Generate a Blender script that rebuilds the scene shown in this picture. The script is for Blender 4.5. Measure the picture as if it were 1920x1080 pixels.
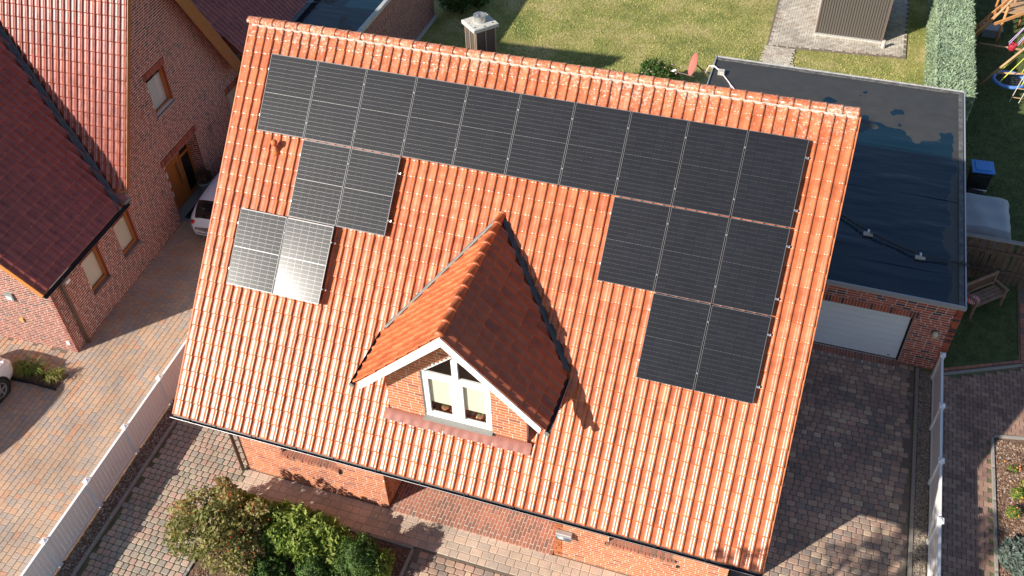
import bpy, math, random
import numpy as np
from mathutils import Matrix, Vector

random.seed(7)
rng = np.random.default_rng(7)
for o in list(bpy.data.objects):
    bpy.data.objects.remove(o)
scene = bpy.context.scene
col = scene.collection
rad = math.radians

# ------------------------------------------------------------------ camera
FPX = 1798.7
CAM = np.array([11.135, -16.024, 20.209])
RC = np.array([[0.9490554, 0.31418913, -0.02406322],
               [0.20213157, -0.66559149, -0.71842244],
               [-0.2417368, 0.67695876, -0.69519073]])
cd = bpy.data.cameras.new('camera')
cam = bpy.data.objects.new('camera', cd)
col.objects.link(cam)
cd.sensor_width = 36.0
cd.lens = FPX / 1920 * 36
cd.clip_start = 0.1
cd.clip_end = 2000
m = Matrix.Identity(4)
for i in range(3):
    m[i][0] = RC[0][i]
    m[i][1] = -RC[1][i]
    m[i][2] = -RC[2][i]
    m[i][3] = CAM[i]
cam.matrix_world = m
scene.camera = cam

# ------------------------------------------------------------------ light
SUN_EL = rad(29.5)
SUN_AZ = np.array([-0.655, -0.755])          # horizontal direction towards the sun
SUN_AZ /= np.linalg.norm(SUN_AZ)
world = bpy.data.worlds.new('World')
scene.world = world
world.use_nodes = True
wn = world.node_tree.nodes
sky = wn.new('ShaderNodeTexSky')
sky.sky_type = 'NISHITA'
sky.sun_disc = False
sky.sun_elevation = SUN_EL
sky.sun_rotation = math.atan2(SUN_AZ[0], SUN_AZ[1])
sky.air_density = 1.0
sky.dust_density = 0.6
sky.ozone_density = 1.6
bgn = wn['Background']
bgn.inputs['Strength'].default_value = 0.086
world.node_tree.links.new(sky.outputs[0], bgn.inputs[0])
sl = bpy.data.lights.new('sun', 'SUN')
sl.energy = 4.9
sl.angle = rad(0.53)
sl.color = (1.0, 0.93, 0.83)
sun = bpy.data.objects.new('sun', sl)
col.objects.link(sun)
sd = Vector((SUN_AZ[0] * math.cos(SUN_EL), SUN_AZ[1] * math.cos(SUN_EL), math.sin(SUN_EL)))
sun.rotation_euler = sd.to_track_quat('Z', 'Y').to_euler()
sun.location = (-30, -30, 40)
vs = scene.view_settings
vs.view_transform = 'Standard'
vs.look = 'None'
vs.exposure = 0.70
vs.gamma = 1.0
vs.use_curve_mapping = False
scene.render.engine = 'CYCLES'

# ------------------------------------------------------------------ helpers
def proj(P):
    c = RC @ (np.asarray(P, float) - CAM)
    return 960 + FPX * c[0] / c[2], 540 + FPX * c[1] / c[2], c[2]

PITCH = rad(45.73)
CP, SP = math.cos(PITCH), math.sin(PITCH)
RN = np.array([0, -SP, CP])                  # roof normal
RV = np.array([0, CP, SP])                   # up the slope
RO = np.array([0, 0, 9.4])                   # top left corner of the solar array
U0, U1, V0, V1 = -0.74, 12.34, -8.31, 0.66   # extents of the front roof slope


def roofpt(u, v, h=0.0):
    return RO + np.array([u, 0, 0]) + v * RV + h * RN


PANELS = [(i, 0) for i in range(10)] + [(1, 1), (2, 1), (0, 2), (1, 2), (7, 1), (8, 1), (9, 1), (8, 2), (9, 2)]
PSET = set(PANELS)
PWID, PHEI = 1.154, 1.726


def seen(P, under_panels=False):
    """image size (px per metre) of a point, 0 when outside the frame or behind the front roof slope"""
    x, y, d = proj(P)
    if d < 1 or x < -5 or x > 1925 or y < -5 or y > 1085:
        return 0.0
    P = np.asarray(P, float)
    a = RN @ (CAM - RO + 0.1 * RN)
    b = RN @ (P - RO + 0.1 * RN)
    if a * b < -1e-3 and a > 0:
        Q = CAM + (P - CAM) * (a / (a - b))
        u, v = Q[0], (Q - RO) @ RV
        if U0 < u < U1 and V0 < v < V1:
            return 0.0
    if under_panels:
        u, v = P[0], (P - RO) @ RV
        if (int(math.floor(u / PWID)), int(math.floor(-v / PHEI))) in PSET:
            return 0.0
    return FPX / d


class MB:
    """collects geometry for one mesh"""
    def __init__(self):
        self.v, self.f, self.t = [], [], []

    def add(self, verts, faces, M=None, tint=0.5):
        n = len(self.v)
        if M is not None:
            verts = [tuple(M @ Vector(p)) for p in verts]
        self.v += [tuple(p) for p in verts]
        self.t += [tint] * len(verts)
        self.f += [tuple(i + n for i in q) for q in faces]
        return self

    def box(self, x0, x1, y0, y1, z0, z1, M=None, tint=0.5, b=0.0):
        if b <= 0:
            v = [(x0, y0, z0), (x1, y0, z0), (x1, y1, z0), (x0, y1, z0), (x0, y0, z1), (x1, y0, z1), (x1, y1, z1), (x0, y1, z1)]
            f = [(0, 3, 2, 1), (4, 5, 6, 7), (0, 1, 5, 4), (1, 2, 6, 5), (2, 3, 7, 6), (3, 0, 4, 7)]
            return self.add(v, f, M, tint)
        v, f = [], []
        for z, k in ((z0, b), (z0 + b, 0), (z1 - b, 0), (z1, b)):
            v += [(x0 + k, y0 + k, z), (x1 - k, y0 + k, z), (x1 - k, y1 - k, z), (x0 + k, y1 - k, z)]
        f.append((3, 2, 1, 0))
        f.append((12, 13, 14, 15))
        for r in range(3):
            for i in range(4):
                j = (i + 1) % 4
                f.append((r * 4 + i, r * 4 + j, r * 4 + 4 + j, r * 4 + 4 + i))
        return self.add(v, f, M, tint)

    def prism(self, poly, h0, h1, M=None, tint=0.5):
        """polygon (x,y) counter-clockwise, extruded in z"""
        n = len(poly)
        v = [(p[0], p[1], h0) for p in poly] + [(p[0], p[1], h1) for p in poly]
        f = [tuple(reversed(range(n))), tuple(range(n, 2 * n))]
        f += [(i, (i + 1) % n, n + (i + 1) % n, n + i) for i in range(n)]
        return self.add(v, f, M, tint)

    def tube(self, pts, r, seg=8, tint=0.5, caps=True):
        pts = [Vector(p) for p in pts]
        rs = r if isinstance(r, (list, tuple)) else [r] * len(pts)
        v, f = [], []
        prev = None
        for i, p in enumerate(pts):
            d = (pts[min(i + 1, len(pts) - 1)] - pts[max(i - 1, 0)]).normalized()
            if prev is None:
                a = d.orthogonal().normalized()
            else:
                a = (prev - d * prev.dot(d))
                a = a.normalized() if a.length > 1e-6 else d.orthogonal().normalized()
            prev = a
            b = d.cross(a)
            for k in range(seg):
                w = 2 * math.pi * k / seg
                v.append(tuple(p + (a * math.cos(w) + b * math.sin(w)) * rs[i]))
        for i in range(len(pts) - 1):
            for k in range(seg):
                k2 = (k + 1) % seg
                f.append((i * seg + k, i * seg + k2, (i + 1) * seg + k2, (i + 1) * seg + k))
        if caps:
            f.append(tuple(reversed(range(seg))))
            f.append(tuple(range((len(pts) - 1) * seg, len(pts) * seg)))
        return self.add(v, f, None, tint)

    def lathe(self, prof, M=None, seg=20, tint=0.5):
        """profile of (radius, z)"""
        v, f = [], []
        for r, z in prof:
            for k in range(seg):
                w = 2 * math.pi * k / seg
                v.append((r * math.cos(w), r * math.sin(w), z))
        for i in range(len(prof) - 1):
            for k in range(seg):
                k2 = (k + 1) % seg
                f.append((i * seg + k, i * seg + k2, (i + 1) * seg + k2, (i + 1) * seg + k))
        f.append(tuple(reversed(range(seg))))
        f.append(tuple(range((len(prof) - 1) * seg, len(prof) * seg)))
        return self.add(v, f, M, tint)

    def beam(self, a, b, w, h, tint=0.5, up=(0, 0, 1)):
        a, b = Vector(a), Vector(b)
        d = (b - a)
        L = d.length
        d.normalize()
        up = Vector(up)
        s = d.cross(up)
        if s.length < 1e-4:
            s = d.orthogonal()
        s.normalize()
        u = s.cross(d)
        M = Matrix(((d.x, s.x, u.x, a.x), (d.y, s.y, u.y, a.y), (d.z, s.z, u.z, a.z), (0, 0, 0, 1)))
        return self.box(0, L, -w / 2, w / 2, -h / 2, h / 2, M, tint)


def mesh_from(name, v, f, t=None, mat=None, smooth=False):
    me = bpy.data.meshes.new(name)
    me.from_pydata(v, [], f)
    if t is not None:
        at = me.attributes.new('tint', 'FLOAT', 'POINT')
        at.data.foreach_set('value', np.asarray(t, dtype=np.float32))
    if mat is not None:
        me.materials.append(mat)
    if smooth:
        me.polygons.foreach_set('use_smooth', [True] * len(me.polygons))
    me.update()
    return me


ROOTS = {}


def put(name, mb, mat, parent=None, smooth=False, local=False, **props):
    """one mesh object; vertices are in world space unless local"""
    o = bpy.data.objects.new(name, mesh_from(name, mb.v, mb.f, mb.t, mat, smooth))
    col.objects.link(o)
    if parent is not None:
        o.parent = parent
        if not local and parent.name in ROOTS:
            o.matrix_parent_inverse = ROOTS[parent.name].inverted()
    for k, x in props.items():
        o[k] = x
    return o


def thing(name, loc, label, category, group=None, M=None):
    o = bpy.data.objects.new(name, None)
    o.empty_display_size = 0.2
    col.objects.link(o)
    if M is None:
        M = Matrix.Translation(Vector(loc))
    o.matrix_world = M
    ROOTS[o.name] = M.copy()
    o['label'] = label
    o['category'] = category
    if group:
        o['group'] = group
    return o


def struct(name, mb, mat, **kw):
    return put(name, mb, mat, kind='structure', **kw)


def basis(o, x, y, z):
    M = np.eye(4)
    M[:3, 0], M[:3, 1], M[:3, 2], M[:3, 3] = x, y, z, o
    return M


def field(parent, name, mat, protos, items, cap=300, smooth=False, score=None, stuffname=None):
    """many alike pieces: those that show largest are objects, the rest one joined part.
    items: (proto key, 4x4 matrix, tint)"""
    sc = []
    for k, M, t in items:
        c = protos[k][2]
        P = M[:3, :3] @ c + M[:3, 3]
        s = (score or seen)(P)
        if s > 0:
            s *= abs(np.linalg.norm(M[:3, 0])) ** 0.5
        sc.append(s)
    order = sorted(range(len(items)), key=lambda i: -sc[i])
    single = set(i for i in order[:cap] if sc[i] > 0)
    cache = {}
    V, F, T = [], [], []
    n = 0
    for i, (k, M, t) in enumerate(items):
        if i in single:
            q = round(t * 9) / 9
            if (k, q) not in cache:
                pv, pf, _ = protos[k]
                cache[(k, q)] = mesh_from(name, [tuple(p) for p in pv], pf, [q] * len(pv), mat, smooth)
            o = bpy.data.objects.new(name, cache[(k, q)])
            col.objects.link(o)
            o.parent = parent
            if parent.name in ROOTS:
                o.matrix_parent_inverse = ROOTS[parent.name].inverted()
            o.matrix_basis = Matrix(M.tolist())
        else:
            pv, pf, _ = protos[k]
            w = pv @ M[:3, :3].T + M[:3, 3]
            V.append(w)
            F += [tuple(a + n for a in q) for q in pf]
            T.append(np.full(len(pv), t))
            n += len(pv)
    if V:
        V = np.concatenate(V)
        me = mesh_from(stuffname or name + 's', V.tolist(), F, np.concatenate(T), mat, smooth)
        o = bpy.data.objects.new(stuffname or name + 's', me)
        col.objects.link(o)
        o.parent = parent
        if parent.name in ROOTS:
            o.matrix_parent_inverse = ROOTS[parent.name].inverted()
        o['kind'] = 'stuff'


def _proto(v, f):
    v = np.array(v, float)
    return (v, f, v.mean(0))


# unit box without its back face: x 0..1, y 0..1 (height), z 0..1 outwards
BOXP = _proto([(0, 0, 0), (1, 0, 0), (1, 1, 0), (0, 1, 0), (0, 0, 1), (1, 0, 1), (1, 1, 1), (0, 1, 1)],
              [(4, 5, 6, 7), (0, 1, 5, 4), (1, 2, 6, 5), (2, 3, 7, 6), (3, 0, 4, 7)])
# paver with chamfered top
_c = 0.06
PAVP = _proto([(0, 0, 0), (1, 0, 0), (1, 1, 0), (0, 1, 0), (0, 0, .75), (1, 0, .75), (1, 1, .75), (0, 1, .75),
               (_c, _c, 1), (1 - _c, _c, 1), (1 - _c, 1 - _c, 1), (_c, 1 - _c, 1)],
              [(8, 9, 10, 11), (0, 1, 5, 4), (1, 2, 6, 5), (2, 3, 7, 6), (3, 0, 4, 7),
               (4, 5, 9, 8), (5, 6, 10, 9), (6, 7, 11, 10), (7, 4, 8, 11)])
# rounded cobble-like paver (octagon top)
_k = 0.13
_o = [(_k, 0), (1 - _k, 0), (1, _k), (1, 1 - _k), (1 - _k, 1), (_k, 1), (0, 1 - _k), (0, _k)]
_i = [(.5 + (x - .5) * .86, .5 + (y - .5) * .86) for x, y in _o]
COBP = _proto([(x, y, 0) for x, y in _o] + [(x, y, .7) for x, y in _o] + [(x, y, 1) for x, y in _i],
              [tuple(range(16, 24))] + [(i, (i + 1) % 8, 8 + (i + 1) % 8, 8 + i) for i in range(8)] +
              [(8 + i, 8 + (i + 1) % 8, 16 + (i + 1) % 8, 16 + i) for i in range(8)])

# ------------------------------------------------------------------ materials
MATS = {}


def _mat(name):
    ma = bpy.data.materials.new(name)
    ma.use_nodes = True
    nt = ma.node_tree
    return ma, nt, nt.nodes, nt.links, nt.nodes['Principled BSDF']


def mat(name, colr, rough=0.6, metal=0.0, spec=0.5, noise=0.0, nscale=8.0, bump=0.0, bscale=60.0, coat=0.0, coatr=0.1, alpha=None, trans=0.0):
    if name in MATS:
        return MATS[name]
    ma, nt, N, L, P = _mat(name)
    P.inputs['Roughness'].default_value = rough
    P.inputs['Metallic'].default_value = metal
    P.inputs['Specular IOR Level'].default_value = spec
    P.inputs['Coat Weight'].default_value = coat
    P.inputs['Coat Roughness'].default_value = coatr
    P.inputs['Transmission Weight'].default_value = trans
    P.inputs['Base Color'].default_value = (*colr, 1)
    tc = N.new('ShaderNodeTexCoord')
    if noise > 0:
        nz = N.new('ShaderNodeTexNoise')
        nz.inputs['Scale'].default_value = nscale
        nz.inputs['Detail'].default_value = 6
        nz.inputs['Roughness'].default_value = 0.65
        L.new(tc.outputs['Object'], nz.inputs['Vector'])
        mr = N.new('ShaderNodeMapRange')
        mr.inputs['From Min'].default_value = 0.25
        mr.inputs['From Max'].default_value = 0.75
        mr.inputs['To Min'].default_value = 1 - noise
        mr.inputs['To Max'].default_value = 1 + noise
        L.new(nz.outputs['Fac'], mr.inputs['Value'])
        mx = N.new('ShaderNodeVectorMath')
        mx.operation = 'SCALE'
        mx.inputs[0].default_value = colr
        L.new(mr.outputs[0], mx.inputs['Scale'])
        L.new(mx.outputs[0], P.inputs['Base Color'])
    if bump > 0:
        nb = N.new('ShaderNodeTexNoise')
        nb.inputs['Scale'].default_value = bscale
        nb.inputs['Detail'].default_value = 4
        L.new(tc.outputs['Object'], nb.inputs['Vector'])
        bp = N.new('ShaderNodeBump')
        bp.inputs['Strength'].default_value = bump
        bp.inputs['Distance'].default_value = 0.02
        L.new(nb.outputs['Fac'], bp.inputs['Height'])
        L.new(bp.outputs[0], P.inputs['Normal'])
    MATS[name] = ma
    return ma


def piece_mat(name, stops, rough=0.8, spec=0.4, stain=0.25, sscale=0.9, grain=0.18, gscale=45.0, bump=0.25, roughvar=0.0, dirt=None, dscale=1.5, dmin=0.5, dmax=0.7, coat=0.0):
    """colour of each piece from its 'tint', then large stains and fine grain in world space"""
    ma, nt, N, L, P = _mat(name)
    P.inputs['Roughness'].default_value = rough
    P.inputs['Specular IOR Level'].default_value = spec
    P.inputs['Coat Weight'].default_value = coat
    at = N.new('ShaderNodeAttribute')
    at.attribute_name = 'tint'
    cr = N.new('ShaderNodeValToRGB')
    el = cr.color_ramp.elements
    for i, (p, c) in enumerate(stops):
        e = el[i] if i < 2 else el.new(p)
        e.position = p
        e.color = (*c, 1)
    L.new(at.outputs['Fac'], cr.inputs[0])
    ge = N.new('ShaderNodeNewGeometry')
    n1 = N.new('ShaderNodeTexNoise')
    n1.inputs['Scale'].default_value = sscale
    n1.inputs['Detail'].default_value = 5
    L.new(ge.outputs['Position'], n1.inputs['Vector'])
    n2 = N.new('ShaderNodeTexNoise')
    n2.inputs['Scale'].default_value = gscale
    n2.inputs['Detail'].default_value = 4
    L.new(ge.outputs['Position'], n2.inputs['Vector'])
    m1 = N.new('ShaderNodeMapRange')
    m1.inputs['From Min'].default_value, m1.inputs['From Max'].default_value = 0.3, 0.7
    m1.inputs['To Min'].default_value, m1.inputs['To Max'].default_value = 1 - stain, 1 + stain
    L.new(n1.outputs['Fac'], m1.inputs['Value'])
    m2 = N.new('ShaderNodeMapRange')
    m2.inputs['From Min'].default_value, m2.inputs['From Max'].default_value = 0.3, 0.7
    m2.inputs['To Min'].default_value, m2.inputs['To Max'].default_value = 1 - grain, 1 + grain
    L.new(n2.outputs['Fac'], m2.inputs['Value'])
    mm = N.new('ShaderNodeMath')
    mm.operation = 'MULTIPLY'
    L.new(m1.outputs[0], mm.inputs[0])
    L.new(m2.outputs[0], mm.inputs[1])
    sc = N.new('ShaderNodeVectorMath')
    sc.operation = 'SCALE'
    L.new(cr.outputs[0], sc.inputs[0])
    L.new(mm.outputs[0], sc.inputs['Scale'])
    out = sc.outputs[0]
    if dirt is not None:
        n3 = N.new('ShaderNodeTexNoise')
        n3.inputs['Scale'].default_value = dscale
        n3.inputs['Detail'].default_value = 8
        n3.inputs['Roughness'].default_value = 0.7
        L.new(ge.outputs['Position'], n3.inputs['Vector'])
        m3 = N.new('ShaderNodeMapRange')
        m3.inputs['From Min'].default_value, m3.inputs['From Max'].default_value = dmin, dmax
        m3.inputs['To Max'].default_value = 0.75
        L.new(n3.outputs['Fac'], m3.inputs['Value'])
        mx = N.new('ShaderNodeMix')
        mx.data_type = 'RGBA'
        mx.inputs['B'].default_value = (*dirt, 1)
        L.new(m3.outputs[0], mx.inputs['Factor'])
        L.new(out, mx.inputs['A'])
        out = mx.outputs['Result']
    L.new(out, P.inputs['Base Color'])
    if bump > 0:
        bp = N.new('ShaderNodeBump')
        bp.inputs['Strength'].default_value = bump
        bp.inputs['Distance'].default_value = 0.01
        L.new(n2.outputs['Fac'], bp.inputs['Height'])
        L.new(bp.outputs[0], P.inputs['Normal'])
    MATS[name] = ma
    return ma


def tile_mat(name, stops, rough, lichen=None, zlo=0, zhi=1, streak=0.22, spec=0.5, coat=0.0):
    """glazed roof tile: colour per tile, faint streaks, lichen speckle where the roof has it (by height)"""
    ma, nt, N, L, P = _mat(name)
    P.inputs['Specular IOR Level'].default_value = spec
    P.inputs['Coat Weight'].default_value = coat
    P.inputs['Coat Roughness'].default_value = .09
    at = N.new('ShaderNodeAttribute')
    at.attribute_name = 'tint'
    cr = N.new('ShaderNodeValToRGB')
    el = cr.color_ramp.elements
    for i, (p, c) in enumerate(stops):
        e = el[i] if i < 2 else el.new(p)
        e.position = p
        e.color = (*c, 1)
    L.new(at.outputs['Fac'], cr.inputs[0])
    ge = N.new('ShaderNodeNewGeometry')
    n1 = N.new('ShaderNodeTexNoise')
    n1.inputs['Scale'].default_value = 5
    n1.inputs['Detail'].default_value = 6
    L.new(ge.outputs['Position'], n1.inputs['Vector'])
    m1 = N.new('ShaderNodeMapRange')
    m1.inputs['From Min'].default_value, m1.inputs['From Max'].default_value = 0.3, 0.7
    m1.inputs['To Min'].default_value, m1.inputs['To Max'].default_value = 1 - streak, 1 + streak
    L.new(n1.outputs['Fac'], m1.inputs['Value'])
    sc = N.new('ShaderNodeVectorMath')
    sc.operation = 'SCALE'
    L.new(cr.outputs[0], sc.inputs[0])
    L.new(m1.outputs[0], sc.inputs['Scale'])
    out = sc.outputs[0]
    rg = N.new('ShaderNodeMapRange')
    rg.inputs['From Min'].default_value, rg.inputs['From Max'].default_value = 0.3, 0.7
    rg.inputs['To Min'].default_value, rg.inputs['To Max'].default_value = rough - 0.05, rough + 0.07
    L.new(n1.outputs['Fac'], rg.inputs['Value'])
    ro = rg.outputs[0]
    if lichen is not None:
        n2 = N.new('ShaderNodeTexNoise')
        n2.inputs['Scale'].default_value = 17
        n2.inputs['Detail'].default_value = 8
        n2.inputs['Roughness'].default_value = 0.75
        L.new(ge.outputs['Position'], n2.inputs['Vector'])
        n4 = N.new('ShaderNodeTexNoise')
        n4.inputs['Scale'].default_value = 1.1
        L.new(ge.outputs['Position'], n4.inputs['Vector'])
        sx = N.new('ShaderNodeSeparateXYZ')
        L.new(ge.outputs['Position'], sx.inputs[0])
        hz = N.new('ShaderNodeMapRange')
        hz.inputs['From Min'].default_value, hz.inputs['From Max'].default_value = zlo, zhi
        hz.inputs['To Min'].default_value, hz.inputs['To Max'].default_value = 0.0, 0.11
        L.new(sx.outputs['Z'], hz.inputs['Value'])
        a1 = N.new('ShaderNodeMath')
        a1.operation = 'ADD'
        L.new(n2.outputs['Fac'], a1.inputs[0])
        L.new(hz.outputs[0], a1.inputs[1])
        a2 = N.new('ShaderNodeMath')
        a2.operation = 'MULTIPLY_ADD'
        a2.inputs[1].default_value = 0.22
        L.new(n4.outputs['Fac'], a2.inputs[0])
        L.new(a1.outputs[0], a2.inputs[2])
        m3 = N.new('ShaderNodeMapRange')
        m3.inputs['From Min'].default_value, m3.inputs['From Max'].default_value = 0.73, 0.86
        m3.inputs['To Max'].default_value = 0.85
        L.new(a2.outputs[0], m3.inputs['Value'])
        mx = N.new('ShaderNodeMix')
        mx.data_type = 'RGBA'
        mx.inputs['B'].default_value = (*lichen, 1)
        L.new(m3.outputs[0], mx.inputs['Factor'])
        L.new(out, mx.inputs['A'])
        out = mx.outputs['Result']
        rm = N.new('ShaderNodeMix')
        rm.inputs['B'].default_value = 0.9
        L.new(m3.outputs[0], rm.inputs['Factor'])
        L.new(ro, rm.inputs['A'])
        ro = rm.outputs['Result']
    L.new(out, P.inputs['Base Color'])
    L.new(ro, P.inputs['Roughness'])
    nb = N.new('ShaderNodeTexNoise')
    nb.inputs['Scale'].default_value = 28
    nb.inputs['Detail'].default_value = 3
    L.new(ge.outputs['Position'], nb.inputs['Vector'])
    bp = N.new('ShaderNodeBump')
    bp.inputs['Strength'].default_value = 0.12
    bp.inputs['Distance'].default_value = 0.01
    L.new(nb.outputs['Fac'], bp.inputs['Height'])
    L.new(bp.outputs[0], P.inputs['Normal'])
    MATS[name] = ma
    return ma


M_TILE = tile_mat('orange_glazed_tile', [(0, (.38, .094, .034)), (.5, (.48, .13, .05)), (1, (.55, .165, .072))], 0.27, (.50, .44, .36), 8.8, 9.7, spec=.5)
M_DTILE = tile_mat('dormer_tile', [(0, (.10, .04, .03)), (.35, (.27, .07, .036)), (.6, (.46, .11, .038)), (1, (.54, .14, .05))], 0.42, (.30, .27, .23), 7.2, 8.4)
M_NTILE = tile_mat('brown_glazed_tile', [(0, (.20, .045, .029)), (.5, (.25, .056, .034)), (1, (.30, .074, .046))], 0.30, spec=.3, coat=1.0)
M_BRICK = piece_mat('orange_brick', [(0, (.30, .09, .055)), (.12, (.34, .10, .055)), (.35, (.46, .145, .055)), (.7, (.53, .18, .07)), (1, (.43, .13, .055))], 0.85, dirt=None, stain=.15)
M_GBRICK = piece_mat('red_garage_brick', [(0, (.10, .05, .05)), (.25, (.20, .06, .05)), (.3, (.33, .075, .045)), (.7, (.42, .10, .055)), (1, (.38, .10, .06))], 0.85, stain=.15)
M_NBRICK = piece_mat('brown_red_brick', [(0, (.12, .045, .038)), (.15, (.19, .055, .04)), (.5, (.25, .066, .043)), (1, (.31, .095, .062))], 0.85, stain=.12)
M_MORTAR = mat('mortar', (.64, .57, .49), .95, noise=.15, nscale=6)
M_GMORTAR = mat('grey_mortar', (.66, .60, .55), .95, noise=.15, nscale=6)
M_PAVN = piece_mat('mixed_drive_paver', [(0, (.35, .285, .24)), (.3, (.40, .30, .23)), (.55, (.44, .31, .22)), (.8, (.47, .305, .20)), (1, (.47, .265, .165))], 0.85, stain=.15, dirt=(.20, .16, .13), dscale=.8, dmin=.58, dmax=.85)
M_PAVF = piece_mat('old_red_cobble', [(0, (.30, .26, .215)), (.3, (.37, .30, .235)), (.6, (.43, .31, .24)), (.85, (.45, .28, .22)), (1, (.42, .34, .25))], 0.9, stain=.2, dirt=(.20, .19, .12), dscale=1.2, dmin=.55, dmax=.8, bump=.5)
M_PAVR = piece_mat('brown_tan_paver', [(0, (.27, .215, .18)), (.3, (.34, .24, .185)), (.55, (.42, .27, .20)), (.8, (.47, .32, .225)), (1, (.52, .39, .27))], 0.85, stain=.2, dirt=(.13, .105, .09), dscale=.7, dmin=.5, dmax=.8, bump=.4)
M_PAVW = piece_mat('walkway_paver', [(0, (.43, .35, .28)), (.5, (.52, .40, .31)), (1, (.56, .42, .31))], 0.85, stain=.2, dirt=(.28, .26, .22), dscale=2.5, dmin=.5, dmax=.75)
M_BONE = piece_mat('brown_bone_paver', [(0, (.22, .13, .105)), (.5, (.30, .175, .135)), (1, (.37, .23, .165))], 0.9, stain=.25, dirt=(.19, .18, .11), dscale=1.3, dmin=.55, dmax=.8)
M_PATIO = piece_mat('grey_patio_paver', [(0, (.34, .30, .25)), (.5, (.43, .38, .31)), (1, (.50, .45, .37))], 0.9, stain=.2, dirt=(.27, .16, .09), dscale=.55, dmin=.52, dmax=.72)
M_STEP = piece_mat('red_step_brick', [(0, (.22, .13, .10)), (.4, (.34, .14, .09)), (1, (.42, .17, .11))], 0.8, stain=.15)
M_SANDN = mat('dark_joint_sand', (.17, .135, .105), .95, noise=.25, nscale=3)
M_MOSS = mat('mossy_joint', (.11, .115, .055), .95, noise=.4, nscale=4)
M_WHITE = mat('white_vinyl', (.80, .80, .81), .35, noise=.03, nscale=3)
M_PAINT = mat('white_window_frame', (.82, .82, .82), .3)
M_WOOD = mat('oak_stained_wood', (.38, .135, .03), .45, noise=.2, nscale=14)
M_BARGE = mat('brown_barge_board', (.30, .115, .035), .5, noise=.12, nscale=5)
M_BARGEF = mat('orange_barge_board', (.50, .19, .045), .5, noise=.12, nscale=5)
M_ZINC = mat('dark_zinc', (.06, .062, .068), .45, metal=.6, noise=.2, nscale=9)
M_ZINCL = mat('light_zinc_lip', (.42, .42, .43), .45, metal=.7)
M_LEAD = mat('grey_lead_flashing', (.19, .185, .17), .6, noise=.3, nscale=7, bump=.4, bscale=18)
M_SLATEFL = mat('dark_flashing', (.045, .055, .062), .5, noise=.3, nscale=7, bump=.3, bscale=18)
M_APRON = mat('red_brown_apron', (.27, .10, .075), .6, noise=.2, nscale=6, bump=.35, bscale=9)
M_DARKGL = mat('dark_window_glass', (.012, .014, .016), .06, spec=.6)
M_BLIND = mat('cream_blind', (.72, .68, .58), .7, noise=.03)
M_BLINDN = mat('grey_white_blind', (.60, .61, .62), .6, noise=.03)
M_SILL = mat('grey_stone_sill', (.24, .235, .22), .6, noise=.15, nscale=20)
M_STEEL = mat('brushed_steel', (.62, .62, .62), .3, metal=1.0)
M_ALU = mat('aluminium', (.66, .66, .66), .38, metal=.9)
M_BLACKM = mat('black_metal', (.02, .02, .022), .4, metal=.3)
M_CONC = mat('weathered_concrete', (.48, .46, .41), .9, noise=.3, nscale=16, bump=.5, bscale=50)
M_KERB = mat('kerb_stone', (.30, .27, .235), .9, noise=.3, nscale=9, bump=.3)
M_TERRA = mat('terracotta', (.50, .15, .05), .6, noise=.15, nscale=20)

# ------------------------------------------------------------------ piece builders
def near_frame(P, mrg=160):
    x, y, d = proj(P)
    return d > 0 and -mrg < x < 1920 + mrg and -mrg < y < 1080 + mrg


def rand_rot(a):
    return np.array([[1, random.gauss(0, a), random.gauss(0, a)], [random.gauss(0, a), 1, random.gauss(0, a)], [random.gauss(0, a), random.gauss(0, a), 1]])


def pave(parent, name, mat_, proto, x0, x1, y0, y1, along, rows, lens, joint, inside=None, zt=0.0, cap=300, depth=0.03, tints=None, ang=0.0, org=None):
    """rows of pavers; along = 'x' or 'y'; inside(x, y) limits the area"""
    items = []
    ca, sa = math.cos(ang), math.sin(ang)
    ox, oy = org or (x0, y0)
    a0, a1, b0, b1 = (x0, x1, y0, y1) if along == 'x' else (y0, y1, x0, x1)
    b = b0
    while b < b1:
        h = random.choice(rows)
        a = a0 - random.random() * 0.2
        while a < a1:
            l = random.choice(lens)
            if along == 'x':
                px, py, sx, sy = a, b, l, h
            else:
                px, py, sx, sy = b, a, h, l
            a += l
            if ang:
                rx, ry = px - ox, py - oy
                wx, wy = ox + rx * ca - ry * sa, oy + rx * sa + ry * ca
            else:
                wx, wy = px, py
            c = (wx + sx / 2, wy + sy / 2, 0)
            if inside and not inside(c[0], c[1], max(sx, sy) / 2):
                continue
            if not near_frame(c):
                continue
            e = random.gauss(0, .012)
            X = np.array([ca, sa, random.gauss(0, .008)])
            Y = np.array([-sa, ca, random.gauss(0, .008)])
            M = basis((wx + joint / 2, wy + joint / 2, zt - depth + random.gauss(0, .0015)), X * (sx - joint), Y * (sy - joint), (0, 0, depth))
            items.append((0, M, tints() if tints else random.random()))
        b += h
    field(parent, name, mat_, {0: proto}, items, cap)
    return items


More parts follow.
